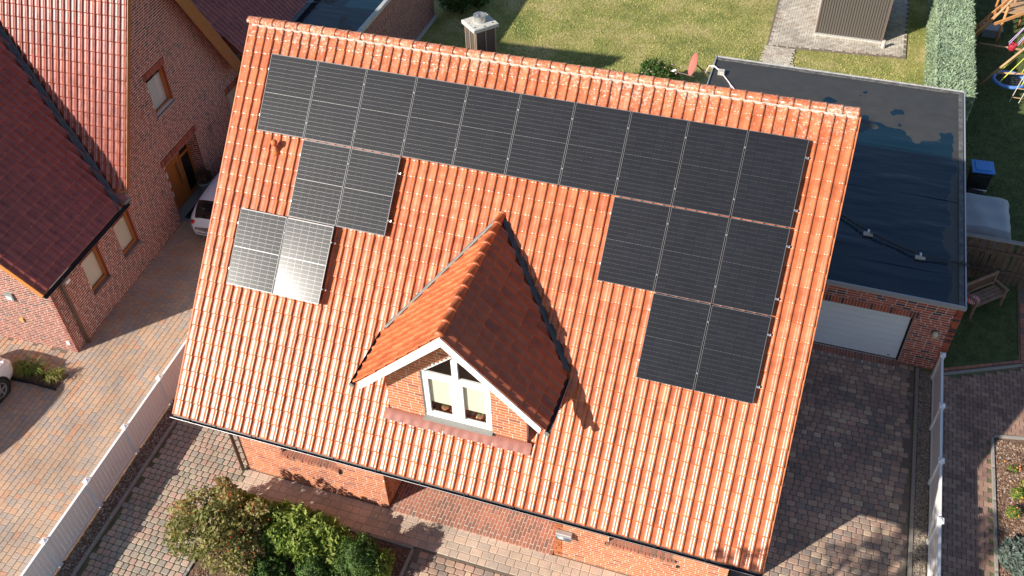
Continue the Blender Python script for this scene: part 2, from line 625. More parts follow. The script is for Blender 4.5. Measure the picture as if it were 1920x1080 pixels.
def brick_wall(parent, part, mb_mat, bmat, O, u, n, ivs, z0, z1, cap=100, ch=.0833, bl=.25, joint=.015, depth=.003, thick=.2, tints=None, brick='brick', stack=False):
    O, u, n = np.array(O, float), np.array(u, float), np.array(n, float)
    zv = np.array([0, 0, 1.0])
    mb = MB()
    items = []
    k = 0
    z = z0
    Mw = Matrix(basis(O, u, zv, n).tolist())
    while z < z1 - .02:
        zt = min(z + ch, z1)
        for a, b in ivs((z + zt) / 2):
            if b - a < .03:
                continue
            mb.box(a, b, z, zt, -thick, 0, Mw)
            x = a - ((k * .5 + random.choice((0, 0, .25, .5))) % 1) * bl
            while x < b:
                p0, p1 = max(x, a), min(x + bl - joint, b)
                x += bl if random.random() > .12 else bl * .52
                if p1 - p0 > .035:
                    d = depth * random.uniform(.7, 1.1)
                    items.append((0, basis(O + u * p0 + zv * (z + joint / 2) + n * 0.0, u * (p1 - p0), zv * (zt - z - joint), n * d), tints() if tints else random.random()))
        z += ch
        k += 1
    w = put(part, mb, mb_mat, parent)
    field(w, brick, bmat, {0: BOXP}, items, cap)
    return w


def rowlock(w, bmat, O, u, n, a0, a1, z, h, depth, tints=None, pitch=.083, joint=.012, cap=60, zv=(0, 0, 1), name='brick'):
    """a row of upright bricks"""
    O, u, n, zv = (np.array(q, float) for q in (O, u, n, zv))
    items = []
    k = max(1, round((a1 - a0) / pitch))
    p = (a1 - a0) / k
    for i in range(k):
        items.append((0, basis(O + u * (a0 + i * p + joint / 2) + zv * z, u * (p - joint), zv * h, n * depth * random.uniform(.9, 1.1)), tints() if tints else random.random()))
    field(w, name, bmat, {0: BOXP}, items, cap)


def tile_proto(tw, tl, roll=.038, thick=.028):
    xs = [0, .05, .47, .56, .66, .76, .86, .945, .99]
    hs = [.1, 0, 0, .2, .63, .93, 1.0, .78, -.1]
    ys = [(0, -.010), (.014, 0), (.04, 0), (tl + .055, None)]
    v = []
    for y, dz in ys:
        lift = thick * (1 - y / (tl + .055)) + (dz or 0)
        for x, h in zip(xs, hs):
            v.append((x * tw, y, h * roll + lift))
    nx = len(xs)
    for x, h in zip(xs, hs):
        v.append((x * tw, .002, h * roll + thick - .009 - .026))
    f = []
    for r in range(3):
        for i in range(nx - 1):
            f.append((r * nx + i, r * nx + i + 1, (r + 1) * nx + i + 1, (r + 1) * nx + i))
    for i in range(nx - 1):
        f.append((4 * nx + i, 4 * nx + i + 1, i + 1, i))
    return _proto(v, f)


def tile_roof(parent, name, mat_, O, v, n, ncol, nrow, tw, tl, cap, keep=None, score=None, roll=.038, tints=None, thick=.028):
    O, v, n = np.array(O, float), np.array(v, float), np.array(n, float)
    u = np.cross(v, n)
    P = tile_proto(tw, tl, roll, thick)
    items = []
    for r in range(nrow):
        for c in range(ncol):
            q = O + u * (c * tw) + v * (r * tl)
            cen = q + u * tw / 2 + v * tl / 2
            if keep and not keep(cen):
                continue
            R = rand_rot(.0055)
            M = np.eye(4)
            M[:3, :3] = np.stack([u, v, n], 1) @ R
            M[:3, 3] = q + n * random.gauss(0, .0012)
            items.append((0, M, tints() if tints else min(1, max(0, random.gauss(.5, .2)))))
    field(parent, name, mat_, {0: P}, items, cap, smooth=True, score=score)
    return items


def half_round(L, r, collar=.012, seg=8):
    v, f = [], []
    secs = [(0, r + collar), (.05, r + collar), (.055, r), (L, r * .94)]
    for y, rr in secs:
        for k in range(seg + 1):
            a = math.pi * k / seg
            v.append((-rr * math.cos(a), y, rr * math.sin(a) * .85))
    for s in range(len(secs) - 1):
        for k in range(seg):
            a = s * (seg + 1) + k
            f.append((a, a + 1, a + seg + 2, a + seg + 1))
    n = len(v)
    f.append(tuple(range(seg, -1, -1)))
    return _proto(v, f)


def plate(mb, poly3, th, nrm):
    """thick plate from a 3-D polygon"""
    nrm = np.array(nrm, float)
    n = len(poly3)
    v = [tuple(p) for p in poly3] + [tuple(np.array(p) - nrm * th) for p in poly3]
    f = [tuple(range(n)), tuple(reversed(range(n, 2 * n)))]
    f += [(n + i, n + (i + 1) % n, (i + 1) % n, i) for i in range(n)]
    mb.add(v, f)
    return mb


def thin_glass(name, tintc=(.97, .98, .97), refl_rough=.02):
    ma = bpy.data.materials.new(name)
    ma.use_nodes = True
    N, L = ma.node_tree.nodes, ma.node_tree.links
    N.remove(N['Principled BSDF'])
    tr = N.new('ShaderNodeBsdfTransparent')
    tr.inputs[0].default_value = (*tintc, 1)
    gl = N.new('ShaderNodeBsdfGlossy')
    gl.inputs['Roughness'].default_value = refl_rough
    lw = N.new('ShaderNodeLayerWeight')
    lw.inputs[0].default_value = .5
    pw = N.new('ShaderNodeMath')
    pw.operation = 'POWER'
    pw.inputs[1].default_value = 4.0
    L.new(lw.outputs['Facing'], pw.inputs[0])
    fr = N.new('ShaderNodeMath')
    fr.operation = 'MULTIPLY_ADD'
    fr.inputs[1].default_value = .9
    fr.inputs[2].default_value = .05
    L.new(pw.outputs[0], fr.inputs[0])
    mx = N.new('ShaderNodeMixShader')
    L.new(fr.outputs[0], mx.inputs[0])
    L.new(tr.outputs[0], mx.inputs[1])
    L.new(gl.outputs[0], mx.inputs[2])
    L.new(mx.outputs[0], N['Material Output'].inputs[0])
    return ma


M_GLASS = thin_glass('clear_window_glass')

# ------------------------------------------------------------------ ground
def grass_mat():
    ma, nt, N, L, P = _mat('lawn')
    P.inputs['Roughness'].default_value = .9
    P.inputs['Specular IOR Level'].default_value = .2
    ge = N.new('ShaderNodeNewGeometry')
    cols = []
    n1 = N.new('ShaderNodeTexNoise')
    n1.inputs['Scale'].default_value = .45
    n1.inputs['Detail'].default_value = 8
    n1.inputs['Roughness'].default_value = .65
    L.new(ge.outputs['Position'], n1.inputs['Vector'])
    cr = N.new('ShaderNodeValToRGB')
    e = cr.color_ramp.elements
    e[0].position, e[0].color = .33, (.14, .18, .045, 1)
    e[1].position, e[1].color = .68, (.50, .40, .19, 1)
    x = e.new(.5)
    x.color = (.29, .28, .085, 1)
    L.new(n1.outputs['Fac'], cr.inputs[0])
    n2 = N.new('ShaderNodeTexNoise')
    n2.inputs['Scale'].default_value = 14
    n2.inputs['Detail'].default_value = 6
    n2.inputs['Roughness'].default_value = .7
    L.new(ge.outputs['Position'], n2.inputs['Vector'])
    mr = N.new('ShaderNodeMapRange')
    mr.inputs['From Min'].default_value, mr.inputs['From Max'].default_value = .3, .7
    mr.inputs['To Min'].default_value, mr.inputs['To Max'].default_value = .55, 1.45
    L.new(n2.outputs['Fac'], mr.inputs['Value'])
    sc = N.new('ShaderNodeVectorMath')
    sc.operation = 'SCALE'
    L.new(cr.outputs[0], sc.inputs[0])
    L.new(mr.outputs[0], sc.inputs['Scale'])
    L.new(sc.outputs[0], P.inputs['Base Color'])
    bp = N.new('ShaderNodeBump')
    bp.inputs['Strength'].default_value = .8
    bp.inputs['Distance'].default_value = .05
    L.new(n2.outputs['Fac'], bp.inputs['Height'])
    L.new(bp.outputs[0], P.inputs['Normal'])
    return ma


M_LAWN = grass_mat()
M_BLADE = piece_mat('grass_blade', [(0, (.16, .21, .045)), (.5, (.33, .33, .10)), (.85, (.48, .40, .19)), (1, (.58, .48, .27))], .8, spec=.2, bump=0, stain=.4, sscale=.5)
M_SOIL = piece_mat('bark_soil', [(0, (.10, .06, .04)), (.5, (.15, .09, .06)), (1, (.22, .14, .09))], .95, stain=.3, sscale=4, grain=.5, gscale=30, bump=.8)
M_GRAVEL = piece_mat('gravel_stone', [(0, (.12, .10, .085)), (.5, (.30, .24, .18)), (.8, (.42, .35, .27)), (1, (.52, .48, .42))], .85, stain=.1)

mb = MB()
mb.add([(-300, -300, -.06), (300, -300, -.06), (300, 300, -.06), (-300, 300, -.06)], [(0, 1, 2, 3)])
struct('lawn_ground', mb, M_LAWN)


def fx(y):                      # line of the fence towards the neighbour
    return -3.40 + (-3.33 - y) * .0495


def sheet(name, poly, z, mat_):
    q = MB()
    q.prism(poly, -.055, z)
    return struct(name, q, mat_)


HOUSE = (-.25, 11.8, -4.6, 5.5)


def no_house(x, y, r):
    return not (HOUSE[0] - r < x < HOUSE[1] + r and HOUSE[2] - r * .3 < y < HOUSE[3])


# neighbour frame: s along the wall, r into the house
NA = np.array([-6.99, -2.5, 0])
NT = np.array([-.0478, .99886, 0])
NN = np.array([.99886, .0478, 0])


def nb(s, r, z):
    return NA + NT * s - NN * r + np.array([0, 0, z])


def in_neigh(x, y, r):
    d = np.array([x, y, 0]) - NA
    s, q = d @ NT, -(d @ NN)
    return s > -r * .3 and q > -r * .3 and s < 26


def mixt(ws):
    ks = list(range(len(ws)))
    return lambda: min(1, max(0, random.choices(ks, ws)[0] / (len(ws) - 1) + random.gauss(0, .04)))


# neighbour's drive, running parallel to the neighbour's wall
nd = sheet('neighbour_driveway', [(-20, -16), (fx(-16) - .04, -16), (fx(9.4) - .04, 9.4), (-20, 9.4)], -.012, M_SANDN)
pave(nd, 'paver', M_PAVN, PAVP, -17, -2.5, -15, 10, 'y', (.16, .16, .16, .2), (.16, .16, .2, .24), .008,
     inside=lambda x, y, r: x < fx(y) - .08 and not in_neigh(x, y, r) and y < 9.2 and not (-8.5 < x < -6.72 and -3.86 < y < -3.3), ang=rad(2.74), org=(-10, 0),
     tints=mixt([2, 3, 4, 4, 3, 1.2]))

# our drive left of the house, cobbles with moss
LD0 = .52
fd = sheet('side_driveway', [(fx(-16) + LD0, -16), (-.2, -16), (-.2, 12), (fx(12) + LD0, 12)], -.016, M_MOSS)
pave(fd, 'cobble', M_PAVF, COBP, -3.6, -.2, -13, 5, 'x', (.15, .165, .165), (.15, .165, .2, .2), .016,
     inside=lambda x, y, r: fx(y) + LD0 + r * .6 < x < -.2 - r * .8 and no_house(x, y, r))

# walkway along the front wall
ww = sheet('front_walkway', [(-.2, -5.42), (11.9, -5.42), (11.9, -4.5), (-.2, -4.5)], -.010, M_SANDN)
pave(ww, 'paver', M_PAVW, PAVP, -.18, 11.85, -5.4, -4.62, 'x', (.195,), (.2, .3, .3), .006, cap=150)

# forecourt and drive to the garage
fcp = [(4.7, -16), (15.72, -16), (15.72, 4.05), (11.9, 4.05), (11.9, -5.43), (4.7, -5.43)]
fc = sheet('forecourt_drive', fcp, -.016, M_SANDN)
pave(fc, 'paver', M_PAVR, COBP, 4.75, 15.7, -9, 4.0, 'x', (.155, .17), (.155, .2, .24, .24), .014,
     inside=lambda x, y, r: 4.72 + r < x < 15.72 - r and (y < -5.45 or x > 12.0 + r * .5) and no_house(x, y, r) and y < 3.95 - r * .5,
     tints=mixt([2, 3, 4, 2, 1.5]))

# kerbs and gravel strips beside both fences
def kerb(name, pts, w, z0, z1, matk, seg=1.0):
    root = MB()
    a, b = Vector((*pts[0], 0)), Vector((*pts[1], 0))
    L = (b - a).length
    d = (b - a) / L
    s = Vector((-d.y, d.x, 0))
    root.beam(a + Vector((0, 0, z0 - .02)), b + Vector((0, 0, z0 - .02)), w * .9, .04)
    o = struct(name, root, matk)
    k = max(1, round(L / seg))
    items = []
    p = L / k
    for i in range(k):
        q = a + d * (i * p + .004)
        items.append((0, basis(np.array(q) - np.array(s) * w / 2 + np.array([0, 0, z0]), np.array(d) * (p - .008), np.array(s) * w, (0, 0, z1 - z0 + random.gauss(0, .003))), random.random()))
    field(o, 'kerb_stone', matk, {0: PAVP}, items, 60)


def gravel(name, label, test, n, x0, x1, y0, y1, size=.03, mat_=None, z=0.0):
    V, F, T = [], [], []
    base = np.array([(1, 0, 0), (-.5, .8, 0), (-.5, -.8, 0), (0, 0, .7)])
    ff = [(0, 1, 3), (1, 2, 3), (2, 0, 3)]
    k = 0
    for i in range(n):
        x, y = random.uniform(x0, x1), random.uniform(y0, y1)
        if not test(x, y):
            continue
        a = random.uniform(0, 6.28)
        ca, sa = math.cos(a), math.sin(a)
        s = size * random.uniform(.5, 1.4)
        w = base * np.array([s, s * random.uniform(.6, 1), s * random.uniform(.6, 1.3)])
        V += [(x + p[0] * ca - p[1] * sa, y + p[0] * sa + p[1] * ca, z + p[2]) for p in w]
        F += [tuple(q + k for q in f) for f in ff]
        T += [random.random()] * 4
        k += 4
    o = bpy.data.objects.new(name, mesh_from(name, V, F, T, mat_ or M_GRAVEL))
    col.objects.link(o)
    o['kind'] = 'stuff'
    o['label'] = label
    o['category'] = 'gravel'
    return o


kerb('edging_kerb', [(fx(-15) + LD0 - .06, -15), (fx(8) + LD0 - .06, 8)], .08, -.02, .05, M_KERB)
sheet('gravel_strip_bed', [(fx(-15) - .03, -15), (fx(-15) + LD0 - .1, -15), (fx(8) + LD0 - .1, 8), (fx(8) - .03, 8)], .0, M_SOIL)
gravel('gravel', 'brown gravel strip between white fence and mossy cobble drive', lambda x, y: fx(y) + .05 < x < fx(y) + LD0 - .11, 14000, -3.5, -2.2, -11, 2)
kerb('edging_kerb', [(15.79, -14), (15.79, 3.9)], .09, -.02, .035, M_KERB)
sheet('gravel_strip_bed', [(15.84, -14), (16.16, -14), (16.16, 3.85), (15.84, 3.85)], .0, M_SOIL)
gravel('gravel', 'grey gravel and leaves strip between garage drive and white fence', lambda x, y: True, 9000, 15.86, 16.14, -5, 3.8)

# path of bone shaped pavers behind the right fence
bp_poly = [(16.2, -14), (17.62, -14), (17.62, 1.98), (21, 2.7), (21, 5.9), (18.5, 4.72), (16.48, 3.78), (16.2, 3.65)]
bpth = sheet('garden_path', bp_poly, -.014, M_MOSS)
_h = [(-.1, -.082), (-.055, -.082), (-.03, -.066), (.03, -.066), (.055, -.082), (.1, -.082), (.1, .082), (.055, .082), (.03, .066), (-.03, .066), (-.055, .082), (-.1, .082)]
BONE = _proto([(x, y, 0) for x, y in _h] + [(x * .96, y * .95, 1) for x, y in _h], [tuple(range(12, 24))] + [(i, (i + 1) % 12, 12 + (i + 1) % 12, 12 + i) for i in range(12)])


def in_poly(x, y, P):
    c = False
    for i in range(len(P)):
        x1, y1 = P[i]
        x2, y2 = P[i - 1]
        if (y1 > y) != (y2 > y) and x < (x2 - x1) * (y - y1) / (y2 - y1) + x1:
            c = not c
    return c


items = []
row = 0
y = -6.0
while y < 6:
    x = 16.2 + (row % 2) * .1
    while x < 21:
        if in_poly(x, y, bp_poly) and in_poly(x + .08, y, bp_poly) and in_poly(x - .08, y, bp_poly) and near_frame((x, y, 0)):
            items.append((0, basis((x, y, -.03 + random.gauss(0, .0015)), (.97, 0, random.gauss(0, .006)), (0, .98, random.gauss(0, .006)), (0, 0, .03)), random.random()))
        x += .205
    y += .15
    row += 1
field(bpth, 'paver', M_BONE, {0: BONE}, items, 300)
kerb('edging_kerb', [(17.66, -14), (17.66, 2.0)], .07, -.02, .06, M_KERB)
kerb('edging_kerb', [(17.70, 2.03), (21, 2.74)], .07, -.02, .06, M_KERB)
kerb('edging_kerb', [(16.44, 3.86), (18.5, 4.83)], .07, -.02, .03, M_KERB)
# red brick edging beside lawn
eb = sheet('brick_edging', [(16.5, 3.95), (18.55, 4.90), (18.5, 5.05), (16.45, 4.1)], -.012, M_SANDN)
rowlock(eb, M_STEP, (16.46, 3.98, -.02), np.array([2.05, .95, 0]) / 2.26, (0, 0, 1), 0, 2.25, 0, .1, .03, zv=np.array([-.95, 2.05, 0]) / 2.26, pitch=.21)
eb2 = sheet('brick_edging', [(18.42, 4.75), (18.60, 4.75), (18.75, 9), (18.55, 9)], -.008, M_SANDN)
rowlock(eb2, M_STEP, (18.6, 4.78, -.02), np.array([.03, 1, 0]), (0, 0, 1), 0, 2.6, 0, .13, .04, zv=np.array([-1, .03, 0]), pitch=.21)

# planting beds
sheet('planting_bed', [(-.12, -16), (4.62, -16), (4.62, -5.5), (-.12, -5.5)], .01, M_SOIL)
kerb('edging_kerb', [(-.1, -5.46), (4.66, -5.46)], .07, -.02, .05, M_KERB)
kerb('edging_kerb', [(4.66, -14), (4.66, -5.5)], .07, -.02, .05, M_KERB)
kerb('edging_kerb', [(-.16, -14), (-.16, -5.5)], .07, -.02, .05, M_KERB)
sheet('flower_bed', [(17.70, -14), (22, -14), (22, 2.85), (17.70, 1.97)], .012, M_SOIL)
M_MULCH = piece_mat('bark_chip', [(0, (.10, .055, .035)), (.5, (.20, .115, .075)), (.85, (.30, .20, .14)), (1, (.48, .42, .36))], .95, stain=.1)
gravel('bark_mulch', 'brown bark mulch and fallen leaves covering the flower bed', lambda x, y: y < 1.95, 7000, 17.74, 19.2, -4, 1.95, .035, M_MULCH, .012)
gravel('bark_mulch', 'dark bark mulch under the front shrubs', lambda x, y: True, 5000, -.05, 4.58, -8.5, -5.55, .035, M_MULCH, .01)

# patio of grey block pavers by the shed, and the short path from it
pat = sheet('shed_patio', [(9.55, 20.05), (14.9, 20.6), (14.9, 30), (9.4, 30)], -.012, M_SANDN)
items = []
for gx in range(-2, 62):
    for gy in range(-2, 108):
        # 90 degree herringbone of 2x1 blocks
        k = (gx - gy) % 4
        if k == 0:
            w, h = 2, 1
        elif k == 2:
            w, h = 1, 2
        else:
            continue
        x, y = 9.4 + gx * .1, 19.95 + (gy - (k == 2)) * .1
        cx, cy = x + w * .05, y + h * .05
        if 9.62 < cx < 14.85 and cy > 20.15 + (cx - 9.5) * .105 and near_frame((cx, cy, 0)) and not (11.3 < cx < 13.95 and cy > 21.55):
            items.append((0, basis((x + .004, y + .004, -.03 + random.gauss(0, .002)), (w * .1 - .008, 0, 0), (0, h * .1 - .008, 0), (0, 0, .03)), random.random()))
field(pat, 'paver', M_PATIO, {0: PAVP}, items, 300)
pth = sheet('shed_path', [(9.58, 14.5), (10.6, 14.5), (10.6, 20.14), (9.58, 20.03)], -.014, M_SANDN)
pave(pth, 'paver', M_PATIO, PAVP, 9.6, 10.58, 17.6, 20.1, 'x', (.1,), (.2,), .008, cap=120, zt=-.003)


# grass blades over the lawns in view
def blades(name, label, areas):
    V, F, T = [], [], []
    k = 0
    for x0, x1, y0, y1, n, test in areas:
        for i in range(n):
            x, y = random.uniform(x0, x1), random.uniform(y0, y1)
            if (test and not test(x, y)) or not near_frame((x, y, 0), 40):
                continue
            a = random.uniform(0, 6.28)
            h, w = random.uniform(.03, .085), random.uniform(.008, .016)
            dx, dy = math.cos(a), math.sin(a)
            lx, ly = random.gauss(0, .03), random.gauss(0, .03)
            V += [(x - dx * w, y - dy * w, -.06), (x + dx * w, y + dy * w, -.06), (x + lx, y + ly, -.06 + h)]
            F.append((k, k + 1, k + 2))
            T += [random.random()] * 3
            k += 3
    o = bpy.data.objects.new(name, mesh_from(name, V, F, T, M_BLADE))
    col.objects.link(o)
    o['kind'] = 'stuff'
    o['label'] = label
    o['category'] = 'grass'


off_patio = lambda x, y: not (9.5 < x < 14.95 and y > 20.05 + (x - 9.5) * .105) and not (9.5 < x < 10.65 and y < 20.2)
blades('grass', 'yellow green mown grass of the back lawn', [(-4.2, 15.4, 14.3, 28, 70000, off_patio)])
M_SHADELAWN = mat('shade_toned_lawn', (.075, .10, .03), .95, noise=.5, nscale=3, bump=.8, bscale=14)  # darker copy of the lawn, house shade put into its colour
sheet('side_lawn', [(16.38, 4.0), (16.55, 4.16), (18.4, 5.05), (18.4, 5.2), (24, 7.8), (24, 40), (16.38, 40)], -.05, M_SHADELAWN)
M_BLADE = piece_mat('shade_toned_blade', [(0, (.05, .08, .02)), (.5, (.10, .13, .035)), (.9, (.17, .18, .06)), (1, (.34, .28, .14))], .8, spec=.2, bump=0, stain=.4, sscale=.6)  # blades darkened likewise, shade painted into the grass colour
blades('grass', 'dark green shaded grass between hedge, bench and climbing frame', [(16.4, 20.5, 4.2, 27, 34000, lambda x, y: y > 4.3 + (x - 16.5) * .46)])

# ------------------------------------------------------------------ the house with the solar roof
house = thing('detached_house', (5.8, .46, 0), 'brick house with orange tiled roof, gabled dormer and solar panels', 'house')
TH = -.155                                   # base plane of the tiles below the panel tops
# roof body: both slopes as one solid
sec = []
e0, rdg, e1 = roofpt(0, V0 + .05, TH), roofpt(0, V1, TH), None
yb = 2 * rdg[1] - e0[1]
zr, ze = rdg[2], e0[2]
sec = [(e0[1], ze), (e0[1] + .1, ze - .18), (rdg[1], zr - .25), (yb - .1, ze - .18), (yb, ze), (rdg[1], zr - .012)]
mb = MB()
n = len(sec)
v = [(U0 + .03, a, b) for a, b in sec] + [(U1 - .03, a, b) for a, b in sec]
f = [tuple(range(n)), tuple(reversed(range(n, 2 * n)))] + [(i, n + i, n + (i + 1) % n, (i + 1) % n) for i in range(n)]
# concave section: cap faces as quads
f = [(0, 1, 2, 5), (2, 3, 4, 5), (6 + 5, 6 + 2, 6 + 1, 6), (6 + 5, 6 + 4, 6 + 3, 6 + 2)] + f[2:]
mb.add(v, f)
roof = put('roof', mb, M_TERRA, house)
NC, NR = 60, 26
TW, TL = (U1 - U0) / NC, (V1 - V0) / NR


def tile_score(P):
    return seen(P, True)


def clear_dormer(P):                          # no tiles inside the dormer room
    return not (4.45 < P[0] < 7.22 and -4.6 < P[1] < -1.2 and abs(P[0] - 5.83) < 7.3 - P[2] - .35)


tile_roof(roof, 'roof_tile', M_TILE, roofpt(U0, V0, TH), RV, RN, NC, NR, TW, TL, 300, keep=clear_dormer, score=tile_score)
# ridge tiles
RDG = half_round(.335, .112)
items = []
nrt = 43
for i in range(nrt):
    x = U1 - .02 - (U1 - U0) / nrt * i
    o = np.array([x, rdg[1], rdg[2] + .02])
    items.append((0, basis(o, (0, 1, 0), (-1, 0, random.gauss(.012, .003)), (0, 0, 1)), random.random()))
field(roof, 'ridge_tile', M_TILE, {0: RDG}, items, 60, smooth=True)
mb = MB()                                     # mortar bed below the ridge tiles
mb.box(U0 + .05, U1 - .05, rdg[1] - .088, rdg[1] + .088, rdg[2] - .06, rdg[2] + .0)
put('ridge_mortar', mb, M_CONC, roof)
# verge flanks of the roof tiles
for x, s in ((U0, -1), (U1, 1)):
    mb = MB()
    a, b = roofpt(x, V0, TH), roofpt(x, V1, TH)
    plate(mb, [a + RN * .02, b + RN * .02, b - RN * .16, a - RN * .16], .03, (-s, 0, 0))
    put('verge_board', mb, M_TERRA, roof)
# terracotta vent pipe
vp = roofpt(.5, -2.12, TH)
mb = MB()
Mv = Matrix.Translation(Vector(vp))
mb.lathe([(.09, -.05), (.075, .06), (.055, .12), (.05, .22)], Mv, 14)
pipe = put('vent_pipe', mb, M_TERRA, house, smooth=True)
mb = MB()
mb.lathe([(.045, .21), (.07, .24), (.075, .30), (.06, .33), (.02, .345)], Mv, 14)
put('vent_cap', mb, M_TERRA, pipe, smooth=True)
# gutter
gy, gz = e0[1] - .06, ze - .035


def gutter(mb, p0, p1, out, r=.07):
    p0, p1, out = Vector(p0), Vector(p1), Vector(out).normalized()
    seg = 8
    v, f = [], []
    for p in (p0, p1):
        for rr in (r, r - .006):
            for k in range(seg + 1):
                a = math.pi * k / seg
                v.append(tuple(p + out * (math.cos(a) * rr) + Vector((0, 0, -math.sin(a) * rr))))
    m = seg + 1
    for k in range(seg):
        f.append((k, k + 1, 2 * m + k + 1, 2 * m + k))
        f.append((m + k + 1, m + k, 3 * m + k, 3 * m + k + 1))
        f.append((k, m + k, m + k + 1, k + 1))
        f.append((2 * m + k, 2 * m + k + 1, 3 * m + k + 1, 3 * m + k))
    for a, b in ((0, m), (m - 1, 2 * m - 1)):
        f.append((a, 2 * m + a, 2 * m + b, b))
    mb.add(v, f)


mb = MB()
gutter(mb, (U0 - .03, gy, gz), (U1 + .03, gy, gz), (0, -1, 0), .075)
gut = put('gutter', mb, M_ZINC, house)
mb = MB()
mb.tube([(U0 - .03, gy - .075, gz + .004), (U1 + .03, gy - .075, gz + .004)], .0045, 6)
put('gutter_lip', mb, M_ZINCL, gut)
mb = MB()
mb.box(U0 + .02, U1 - .02, e0[1] + .005, e0[1] + .03, ze - .17, ze - .01)
put('fascia', mb, M_ZINC, house)
for k in range(1, 13):
    mb = MB()
    x = U0 + k * 1.0
    mb.box(x - .012, x + .012, gy - .077, gy + .08, gz + .001, gz + .008)
    put('gutter_bracket', mb, M_ZINC, gut)
# soffit
mb = MB()
mb.box(U0 + .06, U1 - .06, e0[1] + .03, -4.605, ze - .17, ze - .15)
put('soffit', mb, mat('soffit_board', (.55, .42, .30), .7), house)
# downpipes
for x in (-.34,):
    mb = MB()
    mb.tube([(x, gy, gz - .07), (x, gy + .1, gz - .25), (x, -4.78, gz - .9), (x, -4.70, gz - 1.1), (x, -4.70, .05)], .045, 10)
    put('downpipe', mb, mat('brown_downpipe', (.13, .075, .055), .5, noise=.2), house, smooth=True)

# front walls, with the entrance recess between them
bt = mixt([1, 2, 5, 6, 3])
W1, W2 = (.95, 2.45), (9.15, 10.6)


def iv_front(a, b, w):
    return lambda z: [(a, w[0]), (w[1], b)] if 1.13 < z < 2.35 else [(a, b)]


wfs = [brick_wall(house, 'front_wall', M_MORTAR, M_BRICK, (0, -4.6, 0), (1, 0, 0), (0, -1, 0), iv_front(a, b, w), 0, 3.1, cap=85, tints=bt)
       for a, b, w in ((-.25, 3.67, W1), (7.88, 11.8, W2))]
for wf, w in zip(wfs, (W1, W2)):
    rowlock(wf, M_STEP, (0, -4.44, 0), (1, 0, 0), (0, -1, 0), w[0] - .06, w[1] + .06, 1.075, .098, .22, cap=20, name='sill_brick')
    win = MB()
    win.box(w[0], w[1], -4.48, -4.42, 1.15, 2.35)
    wo = put('window', win, M_WOOD, house)
    for k in range(2):
        g = MB()
        xm = w[0] + (w[1] - w[0]) * (.04 + .5 * k)
        g.box(xm, xm + (w[1] - w[0]) * .42, -4.495, -4.482, 1.25, 2.27)
        put('pane', g, M_DARKGL, wo)
# recess: side walls, back wall with door, brick landing
for x, s in ((3.67, 1), (7.88, -1)):
    u = (0, 1, 0) if s > 0 else (0, -1, 0)
    O = (x, -4.6, 0) if s > 0 else (x, -3.1, 0)
    brick_wall(house, 'recess_wall', M_MORTAR, M_BRICK, O, u, (s, 0, 0), lambda z: [(0.012, 1.5)] if True else [], 0, 3.0, cap=15, tints=bt)
brick_wall(house, 'recess_wall', M_MORTAR, M_BRICK, (3.67, -3.1, 0), (1, 0, 0), (0, -1, 0), lambda z: [(0, 1.5), (2.7, 4.2)] if z < 2.2 else [(0, 4.2)], 0, 3.0, cap=0, tints=bt)
mb = MB()
mb.box(5.17, 6.37, -3.06, -3.0, .06, 2.2)
dr = put('front_door', mb, M_WOOD, house)
mb = MB()
mb.box(5.5, 6.05, -3.075, -3.062, 1.0, 1.9)
put('door_pane', mb, M_DARKGL, dr)
mb = MB()
mb.box(3.70, 7.85, -4.655, -3.1, 0, .06)
land = put('entrance_step', mb, M_MORTAR, house)
items = []
bx, r = 3.70, 0
while bx < 7.82:
    by = -4.665 + ((r % 2) * .125)
    if r % 2:
        items.append((0, basis((bx + .007, -4.665, .01), (.069, 0, 0), (0, .11, 0), (0, 0, .053)), random.random()))
    while by < -3.2:
        items.append((0, basis((bx + .007, by + .007, .01), (.069, 0, 0), (0, .236, 0), (0, 0, .053 + random.gauss(0, .001))), random.random()))
        by += .25
    bx += .083
    r += 1
field(land, 'step_brick', M_STEP, {0: BOXP}, items, 300)
# gables, back wall and inner floor
brk = bpy.data.materials.new('plain_brickwork')
brk.use_nodes = True
N_, L_ = brk.node_tree.nodes, brk.node_tree.links
bt_ = N_.new('ShaderNodeTexBrick')
bt_.inputs['Scale'].default_value = 1
bt_.inputs['Brick Width'].default_value = .25
bt_.inputs['Row Height'].default_value = .083
bt_.inputs['Mortar Size'].default_value = .006
bt_.inputs['Color1'].default_value = (.42, .125, .06, 1)
bt_.inputs['Color2'].default_value = (.32, .09, .05, 1)
bt_.inputs['Mortar'].default_value = (.5, .43, .36, 1)
tc_ = N_.new('ShaderNodeNewGeometry')
sx_ = N_.new('ShaderNodeSeparateXYZ')
cx_ = N_.new('ShaderNodeCombineXYZ')
ad_ = N_.new('ShaderNodeMath')
L_.new(tc_.outputs['Position'], sx_.inputs[0])
L_.new(sx_.outputs['X'], ad_.inputs[0])
L_.new(sx_.outputs['Y'], ad_.inputs[1])
L_.new(ad_.outputs[0], cx_.inputs['X'])
L_.new(sx_.outputs['Z'], cx_.inputs['Y'])
L_.new(cx_.outputs[0], bt_.inputs['Vector'])
L_.new(bt_.outputs[0], N_['Principled BSDF'].inputs['Base Color'])
N_['Principled BSDF'].inputs['Roughness'].default_value = .85
for x, s in ((-.25, 1), (11.8, -1)):
    mb = MB()
    zt = lambda y: zr - .3 - abs(y - rdg[1]) * SP / CP
    poly = [(x, -4.59, 0), (x, 5.5, 0), (x, 5.5, zt(5.5)), (x, rdg[1], zt(rdg[1])), (x, -4.59, zt(-4.59))]
    if s > 0:
        poly = poly[::-1]
    plate(mb, poly, .2, (-s, 0, 0))
    put('gable_wall', mb, brk, house)
mb = MB()
mb.box(-.24, 11.79, 5.3, 5.5, 0, 3.6)
